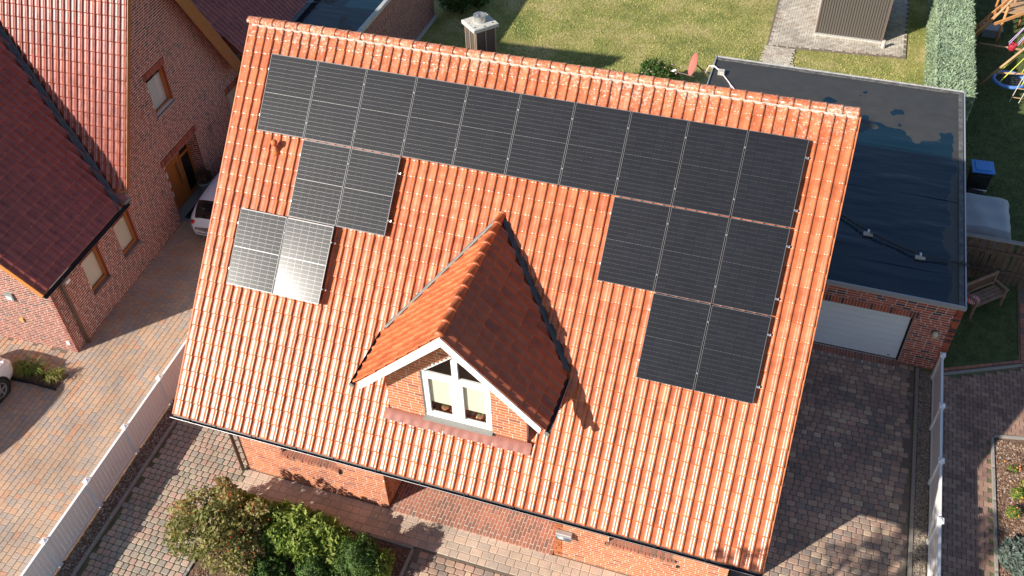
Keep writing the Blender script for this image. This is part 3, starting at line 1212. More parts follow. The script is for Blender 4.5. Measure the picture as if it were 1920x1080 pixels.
put('back_wall', mb, brk, house)
# letter box
mb = MB()
mb.box(7.95, 8.32, -4.74, -4.615, .98, 1.16, b=.01)
lb = put('letterbox', mb, mat('letterbox_grey', (.45, .45, .45), .4, metal=.5), house)
mb = MB()
mb.tube([(7.96, -4.72, 1.0), (8.31, -4.72, 1.0)], .06, 14)
put('newspaper_roll', mb, M_STEEL, lb, smooth=True)
for x, z in ((2.5, 1.0), (9.1, 1.1), (10.72, .96)):
    mb = MB()
    mb.box(x - .03, x + .03, -4.64, -4.61, z - .035, z + .035)
    put('wall_vent', mb, M_BLACKM, house)
# chimney behind the ridge
mb = MB()
cx0, cx1, cy0, cy1 = 4.02, 4.66, 1.35, 1.85
ang = rad(49)
cc = np.array([4.41, 1.35, 0])
Mc = Matrix.Translation(Vector(cc)) @ Matrix.Rotation(ang, 4, 'Z')
mb.box(-.24, .24, -.22, .22, 7.2, 10.02, Mc)
ch = put('chimney', mb, mat('chimney_core', (.035, .036, .045), .5), house)
for side in range(4):
    w = .48 if side % 2 == 0 else .44
    dd = .22 if side % 2 == 0 else .24
    Ms = Mc @ Matrix.Rotation(side * math.pi / 2, 4, 'Z')
    for k in range(2):
        mb = MB()
        a = -w / 2 + .02 + k * (w / 2)
        mb.box(a, a + w / 2 - .045, -dd - .012, -dd - .001, 7.2, 10.0, Ms)
        put('chimney_panel', mb, mat('chimney_slate', (.10, .082, .07), .45, noise=.15), ch)
    mb = MB()
    for a in (-w / 2, w / 2 - .022, -.012):
        mb.box(a, a + .022, -dd - .022, -dd + .0, 7.2, 10.005, Ms)
    put('corner_strip', mb, mat('pale_strip', (.36, .27, .19), .5), ch)
mb = MB()
mb.box(-.30, .30, -.28, .28, 10.02, 10.12, Mc, b=.015)
capo = put('chimney_cap', mb, M_CONC, ch)
for q, (a, b) in enumerate(((-.22, -.18), (.2, -.2), (-.02, -.25), (-.24, .05), (.24, .18))):
    mb = MB()
    mb.lathe([(.022, 10.12), (.018, 10.127)], Mc @ Matrix.Translation((a, b, 0)), 8)
    put('bolt', mb, M_BLACKM if q < 3 else mat('rusty_bolt', (.45, .22, .04), .8), capo)
mb = MB()
mb.lathe([(.13, 10.12), (.125, 10.24), (.14, 10.25), (.14, 10.27), (.11, 10.27), (.105, 10.14), (.02, 10.13)], Mc, 20)
put('flue', mb, M_ALU, ch, smooth=False)

# ---- dormer
DX, DZ = 5.83, 7.46
DE = 2.0                                       # half width at the eaves
DY0, DY1 = -5.2, -1.25
C45 = math.sqrt(.5)
mb = MB()
za = DZ - .03
ze_ = DZ - DE
v = []
for y in (DY0 + .03, DY1):
    v += [(DX - DE, y, ze_ - .03), (DX, y, za), (DX + DE, y, ze_ - .03), (DX + DE - .1, y, ze_ - .12), (DX, y, za - .18), (DX - DE + .1, y, ze_ - .12)]
f = [(0, 1, 7, 6), (1, 2, 8, 7), (2, 3, 9, 8), (3, 4, 10, 9), (4, 5, 11, 10), (5, 0, 6, 11), (0, 5, 4, 1), (1, 4, 3, 2), (6, 7, 10, 11), (7, 8, 9, 10)]
mb.add(v, f)
dro = put('dormer_roof', mb, M_TERRA, house)
above = lambda P: (np.array(P) - RO) @ RN > -.30
DTW, DTL = .235, (DE + .03) / C45 / 8
nc = int(round((DY1 - DY0) / DTW))
tile_roof(dro, 'dormer_tile', M_DTILE, (DX + DE + .02, DY0, ze_ - .02), (-C45, 0, C45), (C45, 0, C45), nc, 8, DTW, DTL, 140, keep=above, roll=.036, tints=lambda: min(.75, max(0, random.gauss(.43, .03))))  # slope away from the sun: darker tint holds both algae and painted shade
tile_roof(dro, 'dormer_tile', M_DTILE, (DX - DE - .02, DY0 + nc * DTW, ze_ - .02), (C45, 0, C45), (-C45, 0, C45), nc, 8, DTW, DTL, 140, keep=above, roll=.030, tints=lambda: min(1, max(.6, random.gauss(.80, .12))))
items = []
DRD = half_round(.36, .085)
for i in range(12):
    items.append((0, basis((DX, DY0 - .02 + i * .325, DZ + .03), (1, 0, 0), (0, 1, -.012), (0, 0, 1)), random.uniform(.5, .9)))
field(dro, 'dormer_ridge_tile', M_DTILE, {0: DRD}, items, 40, smooth=True)
# barge boards
for s in (-1, 1):
    mb = MB()
    x1 = DX + s * (DE - .06)
    zt = lambda x: DZ - .045 - abs(x - DX)
    poly = [(DX, DY0 + .0, zt(DX)), (x1, DY0, zt(x1)), (x1 - s * .04, DY0, zt(x1) - .17), (DX, DY0, zt(DX) - .24)]
    if s > 0:
        poly = poly[::-1]
    plate(mb, poly, .045, (0, -1, 0))
    put('barge_board', mb, M_PAINT, dro)
# white boxed soffit under the overhang
    mb = MB()
    q = [(DX, zt(DX) - .2), (x1 - s * .08, zt(x1) - .12)]
    poly = [(q[0][0], DY0 + .05, q[0][1]), (q[1][0], DY0 + .05, q[1][1]), (q[1][0], -4.80, q[1][1]), (q[0][0], -4.80, q[0][1])]
    if s < 0:
        poly = poly[::-1]
    plate(mb, poly, .02, (0, 0, 1))
    put('dormer_soffit', mb, M_PAINT, dro)
# gutters of the dormer
for s in (-1, 1):
    mb = MB()
    gx = DX + s * (DE + .06)
    gutter(mb, (gx, DY0 - .03, ze_ - .05), (gx, -3.45, ze_ - .05), (s, 0, 0), .055)
    put('dormer_gutter', mb, M_ZINC, dro)
    mb = MB()
    mb.tube([(gx + s * .055, DY0 - .03, ze_ - .045), (gx + s * .055, -3.45, ze_ - .045)], .008, 6)
    put('gutter_lip', mb, M_ZINCL if s > 0 else M_ZINC, dro)
    mb = MB()
    mb.lathe([(.055, 0), (.055, .012)], Matrix.Translation((gx, DY0 - .03, ze_ - .05)) @ Matrix.Rotation(math.pi / 2, 4, 'X'), 14)
    put('gutter_end', mb, M_LEAD, dro)
# valley flashings: strips lying on both roofs with an uneven edge
zmain = lambda y, h=TH: RO[2] + (y * SP + h) / CP
def yroof(z, h=TH):
    return (z - RO[2] - h / CP) * CP / SP


for s in (-1, 1):
    top = np.array([DX, yroof(DZ), DZ])
    bot = np.array([DX + s * DE, yroof(ze_), ze_])
    k = 26
    vv, ff = [], []
    dirm = np.array([s * 1.0, 0, 0])
    for i in range(k + 1):
        t = i / k
        p = top + (bot - top) * t
        wob = random.uniform(.8, 1.15)
        wm = (.13 if s > 0 else .085) * wob
        wd = (.05 if s > 0 else .075) * random.uniform(.8, 1.2)
        a = p + dirm * wm + RN * .0422 - RV * wm * .15
        b = p + np.array([s * C45, 0, C45]) * .045 + RN * .045
        c = p + np.array([-s * C45, 0, C45]) * 0 + np.array([-s * wd, 0, wd]) + np.array([s * C45, 0, C45]) * .045 - np.array([0, .06, 0])
        vv += [tuple(a), tuple(b), tuple(c)]
        if i:
            m0 = (i - 1) * 3
            ff += [(m0, m0 + 3, m0 + 4, m0 + 1), (m0 + 1, m0 + 4, m0 + 5, m0 + 2)]
    mb = MB()
    mb.add(vv, ff)
    o = put('valley_flashing', mb, M_SLATEFL if s > 0 else M_LEAD, dro, smooth=True)
    sm = o.modifiers.new('s', 'SOLIDIFY')
    sm.thickness = .006
# dormer front wall
DW = -4.81


def win_iv(z):
    if z < 4.40:
        return None
    if z < 5.86:
        return (5.12, 6.60)
    k = (z - 5.86) / .66
    return (5.12 + .72 * k, 6.60 - .74 * k) if k < 1 else None


def iv_dorm(z):
    h = min(1.51, DZ - .20 - z)
    a, b = DX - h, DX + h
    w = win_iv(z)
    if w is None:
        return [(a, b)] if b - a > .05 else []
    return [(a, w[0]), (w[1], b)]


dw = brick_wall(house, 'dormer_wall', M_MORTAR, M_BRICK, (0, DW, 0), (1, 0, 0), (0, -1, 0), iv_dorm, 4.28, 7.2, cap=110, tints=bt, thick=.12)
for s in (-1, 1):
    mb = MB()
    x = DX + s * 1.49
    poly = [(x, DW + .005, 3.9), (x, -3.3, 5.4), (x, -3.3, 5.75), (x, DW + .005, 5.75)]
    if s < 0:
        poly = poly[::-1]
    plate(mb, poly, .06, (s, 0, 0))
    put('dormer_cheek', mb, mat('cheek_cladding', (.22, .085, .06), .6, noise=.2), house)
# apron below the front wall
mb = MB()
vv, ff = [], []
k = 56
for i in range(k + 1):
    x = DX - 1.62 + 3.24 * i / k
    p0 = np.array([x, DW - .016, 4.40])
    p1 = np.array([x, DW - .035, zmain(DW - .035) + .085])
    wv = .018 * math.sin((x - U0) / TW * 2 * math.pi - .6)
    p2 = p1 - RV * (.17 + random.uniform(-.012, .012)) + RN * (.016 + wv)
    vv += [tuple(p0), tuple(p1), tuple(p2)]
    if i:
        m0 = (i - 1) * 3
        ff += [(m0, m0 + 1, m0 + 4, m0 + 3), (m0 + 1, m0 + 2, m0 + 5, m0 + 4)]
mb.add(vv, ff)
ap = put('apron_flashing', mb, M_APRON, house, smooth=True)
# window of the dormer
pent = lambda i: [(5.12 + i, 4.44 + i), (6.60 - i, 4.44 + i), (6.60 - i, 5.86 - i * .4), (5.84, 6.52 - i * 1.35), (5.12 + i, 5.86 - i * .4)]


def ring(mb, po, pi, y0, y1):
    n = len(po)
    v = [(a, y0, b) for a, b in po] + [(a, y0, b) for a, b in pi] + [(a, y1, b) for a, b in po] + [(a, y1, b) for a, b in pi]
    f = []
    for i in range(n):
        j = (i + 1) % n
        f += [(i, j, n + j, n + i), (2 * n + j, 2 * n + i, 3 * n + i, 3 * n + j), (n + i, n + j, 3 * n + j, 3 * n + i), (j, i, 2 * n + i, 2 * n + j)]
    mb.add(v, f)


mb = MB()
ring(mb, pent(0.005), pent(.075), DW + .035, DW + .10)
win = put('dormer_window', mb, M_PAINT, house)
mb = MB()
mb.box(5.80, 5.93, DW + .03, DW + .095, 4.51, 6.33)
put('mullion', mb, M_PAINT, win)
for a, b in ((5.19, 5.795), (5.935, 6.53)):
    mb = MB()
    mb.box(a, b, DW + .032, DW + .096, 5.70, 5.80)
    put('transom', mb, M_PAINT, win)
    mb = MB()
    ring(mb, [(a + .003, 4.515), (b - .003, 4.515), (b - .003, 5.695), (a + .003, 5.695)], [(a + .07, 4.585), (b - .06, 4.585), (b - .06, 5.635), (a + .07, 5.635)], DW + .028, DW + .08)
    put('sash', mb, M_PAINT, win)
    mb = MB()
    mb.box(a + .06, b - .05, DW + .05, DW + .056, 4.58, 5.64)
    put('pane', mb, M_GLASS, win)
    mb = MB()
    mb.box(a + .04, b - .0, DW + .10, DW + .106, 4.84, 5.69)
    put('blind', mb, M_BLIND, win)
for pts in ([(5.19, 5.80), (5.80, 5.80), (5.80, 6.36), (5.19, 5.83)], [(5.93, 5.80), (6.53, 5.80), (6.53, 5.83), (5.93, 6.34)]):
    mb = MB()
    plate(mb, [(a, DW + .055, b) for a, b in pts], .006, (0, -1, 0))
    put('pane', mb, M_GLASS, win)
mb = MB()
mb.box(5.10, 6.62, DW - .09, DW + .10, 4.395, 4.44)
put('window_sill', mb, M_SILL, win)
# lower rail of the frame standing on the sill
mb = MB()
mb.box(5.125, 6.595, DW + .025, DW + .11, 4.441, 4.515)
put('bottom_rail', mb, M_PAINT, win)
# room behind: dark box so that the panes look into shade
mb = MB()
mb.box(4.9, 6.8, DW + .75, DW + .8, 4.0, 6.1)
put('room_wall', mb, mat('room_wall', (.25, .22, .19), .9), house)
mb = MB()
mb.box(4.6, 7.1, DW + .12, DW + .9, 4.40, 4.45)
put('inner_sill', mb, mat('inner_sill', (.5, .42, .33), .5), house)
M_POT = mat('clay_pot', (.42, .17, .08), .8)
M_LEAFD = piece_mat('leaf_dark', [(0, (.022, .05, .014)), (.5, (.045, .085, .02)), (1, (.09, .14, .03))], .6, spec=.4, bump=0, stain=.15)
for k, x in enumerate((5.5, 6.28)):
    mb = MB()
    mb.lathe([(.055, 4.45), (.075, 4.57), (.085, 4.57), (.085, 4.60), (.06, 4.60)], Matrix.Translation((x, DW + .22, 0)), 14)
    po = thing('flower_pot', (x, DW + .22, 4.45), ['clay flower pot behind the dormer pane next to the dark brick reveal', 'clay flower pot behind the dormer pane under the steep barge board'][k], 'flower pot', 'pots on the dormer window sill')
    put('pot', mb, M_POT, po, smooth=True)
    mb = MB()
    for q in range(26):
        a = random.uniform(0, 6.28)
        h = random.uniform(.05, .16)
        p = Vector((x + random.gauss(0, .03), DW + .22 + random.gauss(0, .03), 4.6 + h))
        d = Vector((math.cos(a), math.sin(a), random.uniform(0, .8))) * .05
        e = Vector((-math.sin(a), math.cos(a), 0)) * .018
        mb.add([p - d, p + e, p + d, p - e], [(0, 1, 2, 3)], tint=random.random())
    put('leaves', mb, M_LEAFD, po)

# mounting rails under the panels (part of the roof)
for (i0, i1, j) in ((0, 9, 0), (1, 2, 1), (0, 1, 2), (7, 9, 1), (8, 9, 2)):
    for fr in (.2, .8):
        mb = MB()
        vv_ = -(j * PHEI + fr * 1.706)
        Mr = Matrix(basis(RO, (1, 0, 0), RV, RN).tolist())
        mb.box(i0 * PWID - .03, (i1 + 1) * PWID + .045, vv_ - .02, vv_ + .02, -.082, -.037, Mr)
        put('mounting_rail', mb, M_ALU, house)

# ------------------------------------------------------------------ solar panels
M_CELL = piece_mat('solar_cell', [(0, (.011, .0118, .016)), (.5, (.0122, .013, .0172)), (1, (.0135, .0142, .0185))], .45, spec=.10, coat=.22, bump=0, stain=.12, sscale=1.5, grain=.05)
M_CELL.node_tree.nodes['Principled BSDF'].inputs['Coat Roughness'].default_value = .15
M_BACK = mat('black_backsheet', (.006, .006, .008), .3)
M_RIBBON = mat('ribbon_wire', (.12, .117, .113), .40, metal=.9)
M_FRAME = mat('black_anodised_frame', (.10, .10, .105), .5, metal=.5)
ords = ['first', 'second', 'third', 'fourth', 'fifth', 'sixth', 'seventh', 'eighth', 'ninth', 'tenth']
PW_, PH_ = 1.134, 1.706
f_ = MB()
for a, b, c, d in ((0, .012, 0, PH_), (PW_ - .012, PW_, 0, PH_), (.012, PW_ - .012, 0, .012), (.012, PW_ - .012, PH_ - .012, PH_)):
    f_.box(a, b, c, d, -.035, 0)
me_frame = mesh_from('frame', f_.v, f_.f, f_.t, M_FRAME)
l_ = MB()
l_.box(.012, PW_ - .012, .012, PH_ - .012, -.03, -.008)
me_lam = mesh_from('laminate', l_.v, l_.f, l_.t, M_BACK)
cwid, chei = .1815, .0912
mx_, my_ = .018, .022
gx_ = (PW_ - 2 * mx_) / 6
gyy = (PH_ - 2 * my_ - .012) / 18
me_cells = []
for q in range(5):
    c_ = MB()
    c_.add([(.0022, .0016, 0), (gx_ - .0022, .0016, 0), (gx_ - .0022, gyy - .0016, 0), (.0022, gyy - .0016, 0),
            (.0022, .0016, .001), (gx_ - .0022, .0016, .001), (gx_ - .0022, gyy - .0016, .001), (.0022, gyy - .0016, .001)],
           [(4, 5, 6, 7), (0, 1, 5, 4), (1, 2, 6, 5), (2, 3, 7, 6), (3, 0, 4, 7)], tint=q / 4)
    me_cells.append(mesh_from('solar_cell', c_.v, c_.f, c_.t, M_CELL))
r_ = MB()
for j in range(1, 18):
    yy = my_ + j * gyy + (.012 if j >= 9 else 0) - (.006 if j == 9 else 0)
    hh = .0035 if j == 9 else .0016
    for i in range(6):
        for q in range(3):
            a = mx_ + i * gx_ + gx_ * (.06 + q * .31)
            r_.box(a, a + gx_ * .26, yy - hh, yy + hh, -.0078, -.0068)
me_rib = mesh_from('ribbons', r_.v, r_.f, r_.t, M_RIBBON)
k_ = MB()
k_.box(-.004, .024, -.014, .014, -.02, .003)
me_clamp = mesh_from('clamp', k_.v, k_.f, k_.t, mat('dull_clamp', (.20, .20, .20), .6, metal=.5))
for (i, j) in PANELS:
    if j == 0:
        lab = 'black solar panel in the long row below the ridge, %s from the white car side' % ords[i]
    elif i < 5:
        nbr = {(1, 1): 'black solar panel just below the ridge row, beside the terracotta vent', (2, 1): 'black solar panel in the second row between the vent side panel and the dormer',
               (0, 2): 'black solar panel without glare in the lowest pair on the vent side', (1, 2): 'black solar panel with bright sun glare in the lowest pair on the vent side'}[(i, j)]
        lab = nbr
    else:
        lab = {(7, 1): 'black solar panel nearest the dormer in the middle row towards the garage', (8, 1): 'black solar panel in the centre of the three in the middle row towards the garage',
               (9, 1): 'black solar panel at the garage side end of the middle row', (8, 2): 'black solar panel in the lowest pair towards the garage, dormer side', (9, 2): 'black solar panel in the lowest pair, at the garage side verge'}[(i, j)]
    o3 = roofpt(i * PWID, -(j * PHEI) - PH_, random.gauss(0, .002))
    B = np.stack([np.array([1, 0, 0]), RV, RN], 1) @ (np.eye(3) + np.array([[0, 0, random.gauss(0, .004)], [0, 0, random.gauss(0, .004)], [0, 0, 0]]))
    if (i, j) == (1, 2):
        B = np.stack([np.array([1, 0, .0]) + RN * .042, RV, RN], 1)
        B[:, 2] = np.cross(B[:, 0], B[:, 1])
    root = thing('solar_panel', o3, lab, 'solar panel', 'solar panels on the roof', M=Matrix(basis(o3, B[:, 0], B[:, 1], B[:, 2] if (i, j) == (1, 2) else RN).tolist()))
    for nm, me in (('frame', me_frame), ('laminate', me_lam)):
        o = bpy.data.objects.new(nm, me)
        col.objects.link(o)
        o.parent = root
        if nm == 'laminate':
            lam = o
    o = bpy.data.objects.new('ribbon_wires', me_rib)
    col.objects.link(o)
    o.parent = lam
    o['kind'] = 'stuff'
    for a in range(6):
        for b in range(18):
            o = bpy.data.objects.new('solar_cell', random.choice(me_cells))
            col.objects.link(o)
            o.parent = lam
            o.location = (mx_ + a * gx_, my_ + b * gyy + (.012 if b >= 9 else 0), -.0078)
    for fr in (.2, .8):
        o = bpy.data.objects.new('clamp', me_clamp)
        col.objects.link(o)
        o.parent = root
        o.location = (PW_, PH_ * (1 - fr), 0)

# ------------------------------------------------------------------ garage with flat membrane roof
def membrane_mat(name, axis_wet):
    ma, nt, N, L, P = _mat(name)
    ge = N.new('ShaderNodeNewGeometry')
    sx = N.new('ShaderNodeSeparateXYZ')
    L.new(ge.outputs['Position'], sx.inputs[0])
    n1 = N.new('ShaderNodeTexNoise')
    n1.inputs['Scale'].default_value = 1.05
    n1.inputs['Detail'].default_value = 2.5
    n1.inputs['Roughness'].default_value = .45
    L.new(ge.outputs['Position'], n1.inputs['Vector'])
    wet = axis_wet(N, L, sx, n1)
    mr = N.new('ShaderNodeMapRange')
    mr.inputs['From Min'].default_value, mr.inputs['From Max'].default_value = -.02, .02
    L.new(wet, mr.inputs['Value'])
    n2 = N.new('ShaderNodeTexNoise')
    n2.inputs['Scale'].default_value = 3
    n2.inputs['Detail'].default_value = 6
    L.new(ge.outputs['Position'], n2.inputs['Vector'])
    cr = N.new('ShaderNodeValToRGB')
    cr.color_ramp.elements[0].color = (.028, .028, .029, 1)
    cr.color_ramp.elements[1].color = (.055, .053, .051, 1)
    L.new(n2.outputs['Fac'], cr.inputs[0])
    mx = N.new('ShaderNodeMix')
    mx.data_type = 'RGBA'
    mx.inputs['B'].default_value = (.003, .017, .030, 1)
    L.new(mr.outputs[0], mx.inputs['Factor'])
    L.new(cr.outputs[0], mx.inputs['A'])
    L.new(mx.outputs['Result'], P.inputs['Base Color'])
    rm = N.new('ShaderNodeMapRange')
    rm.inputs['To Min'].default_value, rm.inputs['To Max'].default_value = .62, .10
    L.new(mr.outputs[0], rm.inputs['Value'])
    L.new(rm.outputs[0], P.inputs['Roughness'])
    nb = N.new('ShaderNodeTexNoise')
    nb.inputs['Scale'].default_value = 1.0
    nb.inputs['Detail'].default_value = 5
    mp = N.new('ShaderNodeMapping')
    mp.inputs['Scale'].default_value = (.8, 4.0, 1)
    mp.inputs['Rotation'].default_value = (0, 0, .15)
    L.new(ge.outputs['Position'], mp.inputs['Vector'])
    L.new(mp.outputs[0], nb.inputs['Vector'])
    bp = N.new('ShaderNodeBump')
    bp.inputs['Strength'].default_value = .22
    bp.inputs['Distance'].default_value = .06
    L.new(nb.outputs['Fac'], bp.inputs['Height'])
    L.new(bp.outputs[0], P.inputs['Normal'])
    P.inputs['Specular IOR Level'].default_value = .6
    return ma


def garage_wet(N, L, sx, n1):
    # standing water up to about y = 11.4, kept off the outer right edge
    a = N.new('ShaderNodeMath')
    a.operation = 'MULTIPLY_ADD'
    a.inputs[1].default_value = 7.0
    a.inputs[2].default_value = -3.5
    L.new(n1.outputs['Fac'], a.inputs[0])
    b = N.new('ShaderNodeMath')
    b.operation = 'SUBTRACT'
    b.inputs[0].default_value = 11.9
    L.new(sx.outputs['Y'], b.inputs[1])
    c = N.new('ShaderNodeMath')
    c.operation = 'ADD'
    L.new(a.outputs[0], c.inputs[0])
    L.new(b.outputs[0], c.inputs[1])
    d = N.new('ShaderNodeMath')
    d.operation = 'SUBTRACT'
    d.inputs[0].default_value = 15.95
    L.new(sx.outputs['X'], d.inputs[1])
    e = N.new('ShaderNodeMath')
    e.operation = 'MULTIPLY_ADD'
    e.inputs[1].default_value = .16
    L.new(a.outputs[0], e.inputs[0])
    L.new(d.outputs[0], e.inputs[2])
    f = N.new('ShaderNodeMath')
    f.operation = 'MINIMUM'
    L.new(c.outputs[0], f.inputs[0])
    L.new(e.outputs[0], f.inputs[1])
    return f.outputs[0]


def annex_wet(N, L, sx, n1):
    a = N.new('ShaderNodeMath')
    a.operation = 'SUBTRACT'
    a.inputs[0].default_value = .62
    L.new(n1.outputs['Fac'], a.inputs[1])
    return a.outputs[0]


M_MEMB = membrane_mat('bitumen_membrane', garage_wet)
M_MEMB2 = membrane_mat('annex_membrane', annex_wet)
garage = thing('flat_roof_garage', (14.3, 6, 0), 'brick garage with wet black membrane roof and white door', 'garage')
GT = 2.5
GX0, GX1, GY0, GY1 = 8.15, 16.36, 3.9, 14.42
HX, HY = 12.42, 6.95
mb = MB()
poly = [(HX, GY0), (GX1, GY0), (GX1, GY1), (GX0, GY1), (GX0, HY), (HX, HY)]
# wrinkled membrane as a fine grid
gn = .16
vv, ff, idx = [], [], {}
nx_, ny_ = int((GX1 - GX0) / gn), int((GY1 - GY0) / gn)
for i in range(nx_ + 1):
    for j in range(ny_ + 1):
        x, y = GX0 + .06 + (GX1 - GX0 - .12) * i / nx_, GY0 + .06 + (GY1 - GY0 - .12) * j / ny_
        ph = y * 1.0 + .12 * math.sin(x * 1.1) + .1 * math.sin(x * 2.3 + y)
        w = max(0, 1 - abs((ph % 1.05) - .5) * 9) * .028 * (.5 + .5 * math.sin(x * 1.7 + ph * 3))
        idx[i, j] = len(vv)
        vv.append((x, y, GT - .035 + w + .006 * math.sin(x * 2 + y * 1.3)))
for i in range(nx_):
    for j in range(ny_):
        x, y, _ = vv[idx[i, j]]
        if x < HX and y < HY:
            continue
        ff.append((idx[i, j], idx[i + 1, j], idx[i + 1, j + 1], idx[i, j + 1]))
mb.add(vv, ff)
gr = put('membrane_roof', mb, M_MEMB, garage, smooth=True)
for y in (5.1, 8.35, 10.6, 12.85):
    mb = MB()
    mb.box((HX if y < HY else GX0) + .12, GX1 - .16, y, y + .05, GT - .036, GT - .027)
    put('lap_seam', mb, M_MEMB, gr)
M_TRIM = mat('pale_roof_trim', (.50, .49, .47), .5, noise=.35, nscale=9, metal=.2)
M_TRIMB = mat('blue_grey_trim', (.42, .44, .48), .4, metal=.4)
for (x0, y0), (x1, y1) in zip(poly, poly[1:] + poly[:1]):
    mb = MB()
    d = Vector((x1 - x0, y1 - y0, 0)).normalized()
    o_ = Vector((d.y, -d.x, 0)) * -.03
    mb.beam(Vector((x0, y0, GT - .05)) + o_ , Vector((x1, y1, GT - .05)) + o_ * .6, .036, .14)
    back = abs(y0 - GY1) < .01 and abs(y1 - GY1) < .01
    put('roof_trim', mb, M_TRIM if back else M_TRIMB, garage)
for (x0, y0), (x1, y1) in (((GX0, GY1 - .13), (GX1 - .06, GY1 - .13)), ((GX1 - .13, GY0 + .06), (GX1 - .13, GY1 - .2))):
    mb = MB()
    mb.beam((x0, y0, GT - .02), (x1, y1, GT - .02), .12, .035)
    put('edge_strip', mb, mat('peeling_edge', (.10, .10, .10), .8, noise=.95, nscale=4), garage)
gt = mixt([2.5, 2, 4, 5, 4])
D0, D1, DH = 12.44, 15.26, 1.76


def iv_gar(z):
    if z < DH:
        return [(D1, GX1 - .02)]
    if z < DH + .235:
        return [(D1 + .09, GX1 - .02)]
    return [(HX + .02, GX1 - .02)]


gw = brick_wall(garage, 'front_wall', M_GMORTAR, M_GBRICK, (0, GY0 + .05, 0), (1, 0, 0), (0, -1, 0), iv_gar, 0, GT - .06, cap=300, tints=gt)
mb = MB()
mb.box(HX + .02, D1 + .09, GY0 + .052, GY0 + .2, DH, DH + .23)
lin = put('lintel', mb, M_GMORTAR, garage)
rowlock(lin, M_GBRICK, (0, GY0 + .05, 0), (1, 0, 0), (0, -1, 0), HX + .02, D1 + .09, DH + .006, .222, .012, tints=gt, cap=60)
# reveal and door of horizontal panels
mb = MB()
mb.box(D1 - .005, D1 + .0, GY0 + .06, GY0 + .3, 0, DH)
put('door_reveal', mb, M_GMORTAR, garage)
mb = MB()
mb.box(D0, D1 - .06, GY0 + .18, GY0 + .22, .02, DH - .02)
gd = put('garage_door', mb, mat('door_core', (.5, .52, .54), .5), garage)
for k in range(8):
    mb = MB()
    h = (DH - .06) / 8
    mb.box(D0, D1 - .06, GY0 + .155, GY0 + .179, .03 + k * h, .03 + (k + 1) * h - .006, b=.004)
    put('door_panel', mb, mat('white_garage_door', (.74, .76, .78), .4, noise=.02), gd)
mb = MB()
mb.box(D1 - .059, D1 - .012, GY0 + .14, GY0 + .22, .0, DH - .01)
put('door_frame', mb, M_BLACKM, garage)
mb = MB()
mb.box(14.95, 15.02, GY0 + .150, GY0 + .154, .10, .13)
put('door_badge', mb, M_BLACKM, gd)
# brick threshold row
th = MB()
th.box(HX, D1, GY0 - .25, GY0 + .15, -.04, -.006)
tho = put('threshold', th, M_GMORTAR, garage)
rowlock(tho, M_STEP, (0, GY0 + .1, -.03), (1, 0, 0), (0, 0, 1), HX, D1, 0, .24, .04, cap=40, zv=(0, -1, 0))
# other garage walls
for a, b in (((GX1 - .02, GY0 + .05), (GX1 - .02, GY1 - .03)), ((GX1 - .02, GY1 - .05), (GX0 + .03, GY1 - .05)), ((GX0 + .05, GY1 - .05), (GX0 + .05, HY + .05)), ((GX0, HY + .05), (HX, HY + .05))):
    mb = MB()
    d = Vector((b[0] - a[0], b[1] - a[1], 0)).normalized()
    s = Vector((-d.y, d.x, 0)) * .1
    mb.beam(Vector((*a, (GT - .06) / 2 - .003)) + s, Vector((*b, (GT - .06) / 2 - .003)) + s, .19, GT - .07)
    put('side_wall', mb, brk, garage)
# lamp
lamp = thing('wall_lamp', (15.86, GY0 - .06, 1.42), 'small cream wall lamp on the brick beside the garage door', 'lamp')
mb = MB()
mb.box(15.82, 15.90, GY0 - .01, GY0 + .045, 1.38, 1.48)
put('bracket', mb, M_BLACKM, lamp)
mb = MB()
mb.lathe([(.02, 1.33), (.07, 1.36), (.085, 1.45), (.06, 1.53), (.01, 1.55)], Matrix.Translation((15.86, GY0 - .09, 0)), 14)
put('globe', mb, mat('cream_glass', (.55, .50, .36), .3), lamp, smooth=True)


# cables on the garage roof
def wavy(p, q, n, amp, z):
    out = []
    for i in range(n + 1):
        t = i / n
        x = p[0] + (q[0] - p[0]) * t
        y = p[1] + (q[1] - p[1]) * t
        out.append((x, y + amp * math.sin(t * math.pi) * 1.0 + random.gauss(0, .01), z))
    return out


cab = thing('black_cable', (13.8, 6.2, GT), 'black cable laid across the wet garage roof on two blocks', 'cable')
zc = GT + .06
pts = [(12.42, 7.02, GT + .0), (12.98, 6.73, GT + .03), (13.78, 6.17, zc), (14.5, 5.85, GT + .03), (15.17, 5.57, zc), (15.8, 5.55, GT + .02), (16.36, 5.56, GT + .04), (16.42, 5.56, GT - .2)]
for dy in (0, .06):
    mb = MB()
    sm_pts = []
    for i in range(len(pts) - 1):
        for k in range(6):
            t = k / 6
            p0 = Vector(pts[max(i - 1, 0)]); p1 = Vector(pts[i]); p2 = Vector(pts[i + 1]); p3 = Vector(pts[min(i + 2, len(pts) - 1)])
            sm_pts.append(.5 * ((2 * p1) + (p2 - p0) * t + (2 * p0 - 5 * p1 + 4 * p2 - p3) * t * t + (3 * p1 - p0 - 3 * p2 + p3) * t ** 3) + Vector((0, dy, 0)))
    mb.tube(sm_pts, .012, 6)
    put('cable', mb, M_BLACKM, cab, smooth=True)
for k, (x, y) in enumerate(((13.78, 6.17), (15.17, 5.57))):
    blk = thing('cable_block', (x, y, GT - .03), ['grey cable support block on the garage roof nearer the tiled verge', 'grey cable support block on the garage roof towards its outer trim'][k], 'block', 'cable blocks')
    mb = MB()
    mb.box(x - .13, x + .13, y - .085, y + .02, GT - .03, GT + .055, b=.012)
    put('block', mb, M_CONC, blk)
    mb = MB()
    mb.box(x - .03, x + .03, y - .04, y + .09, GT + .055, GT + .085)
    put('strap', mb, M_ALU, blk)
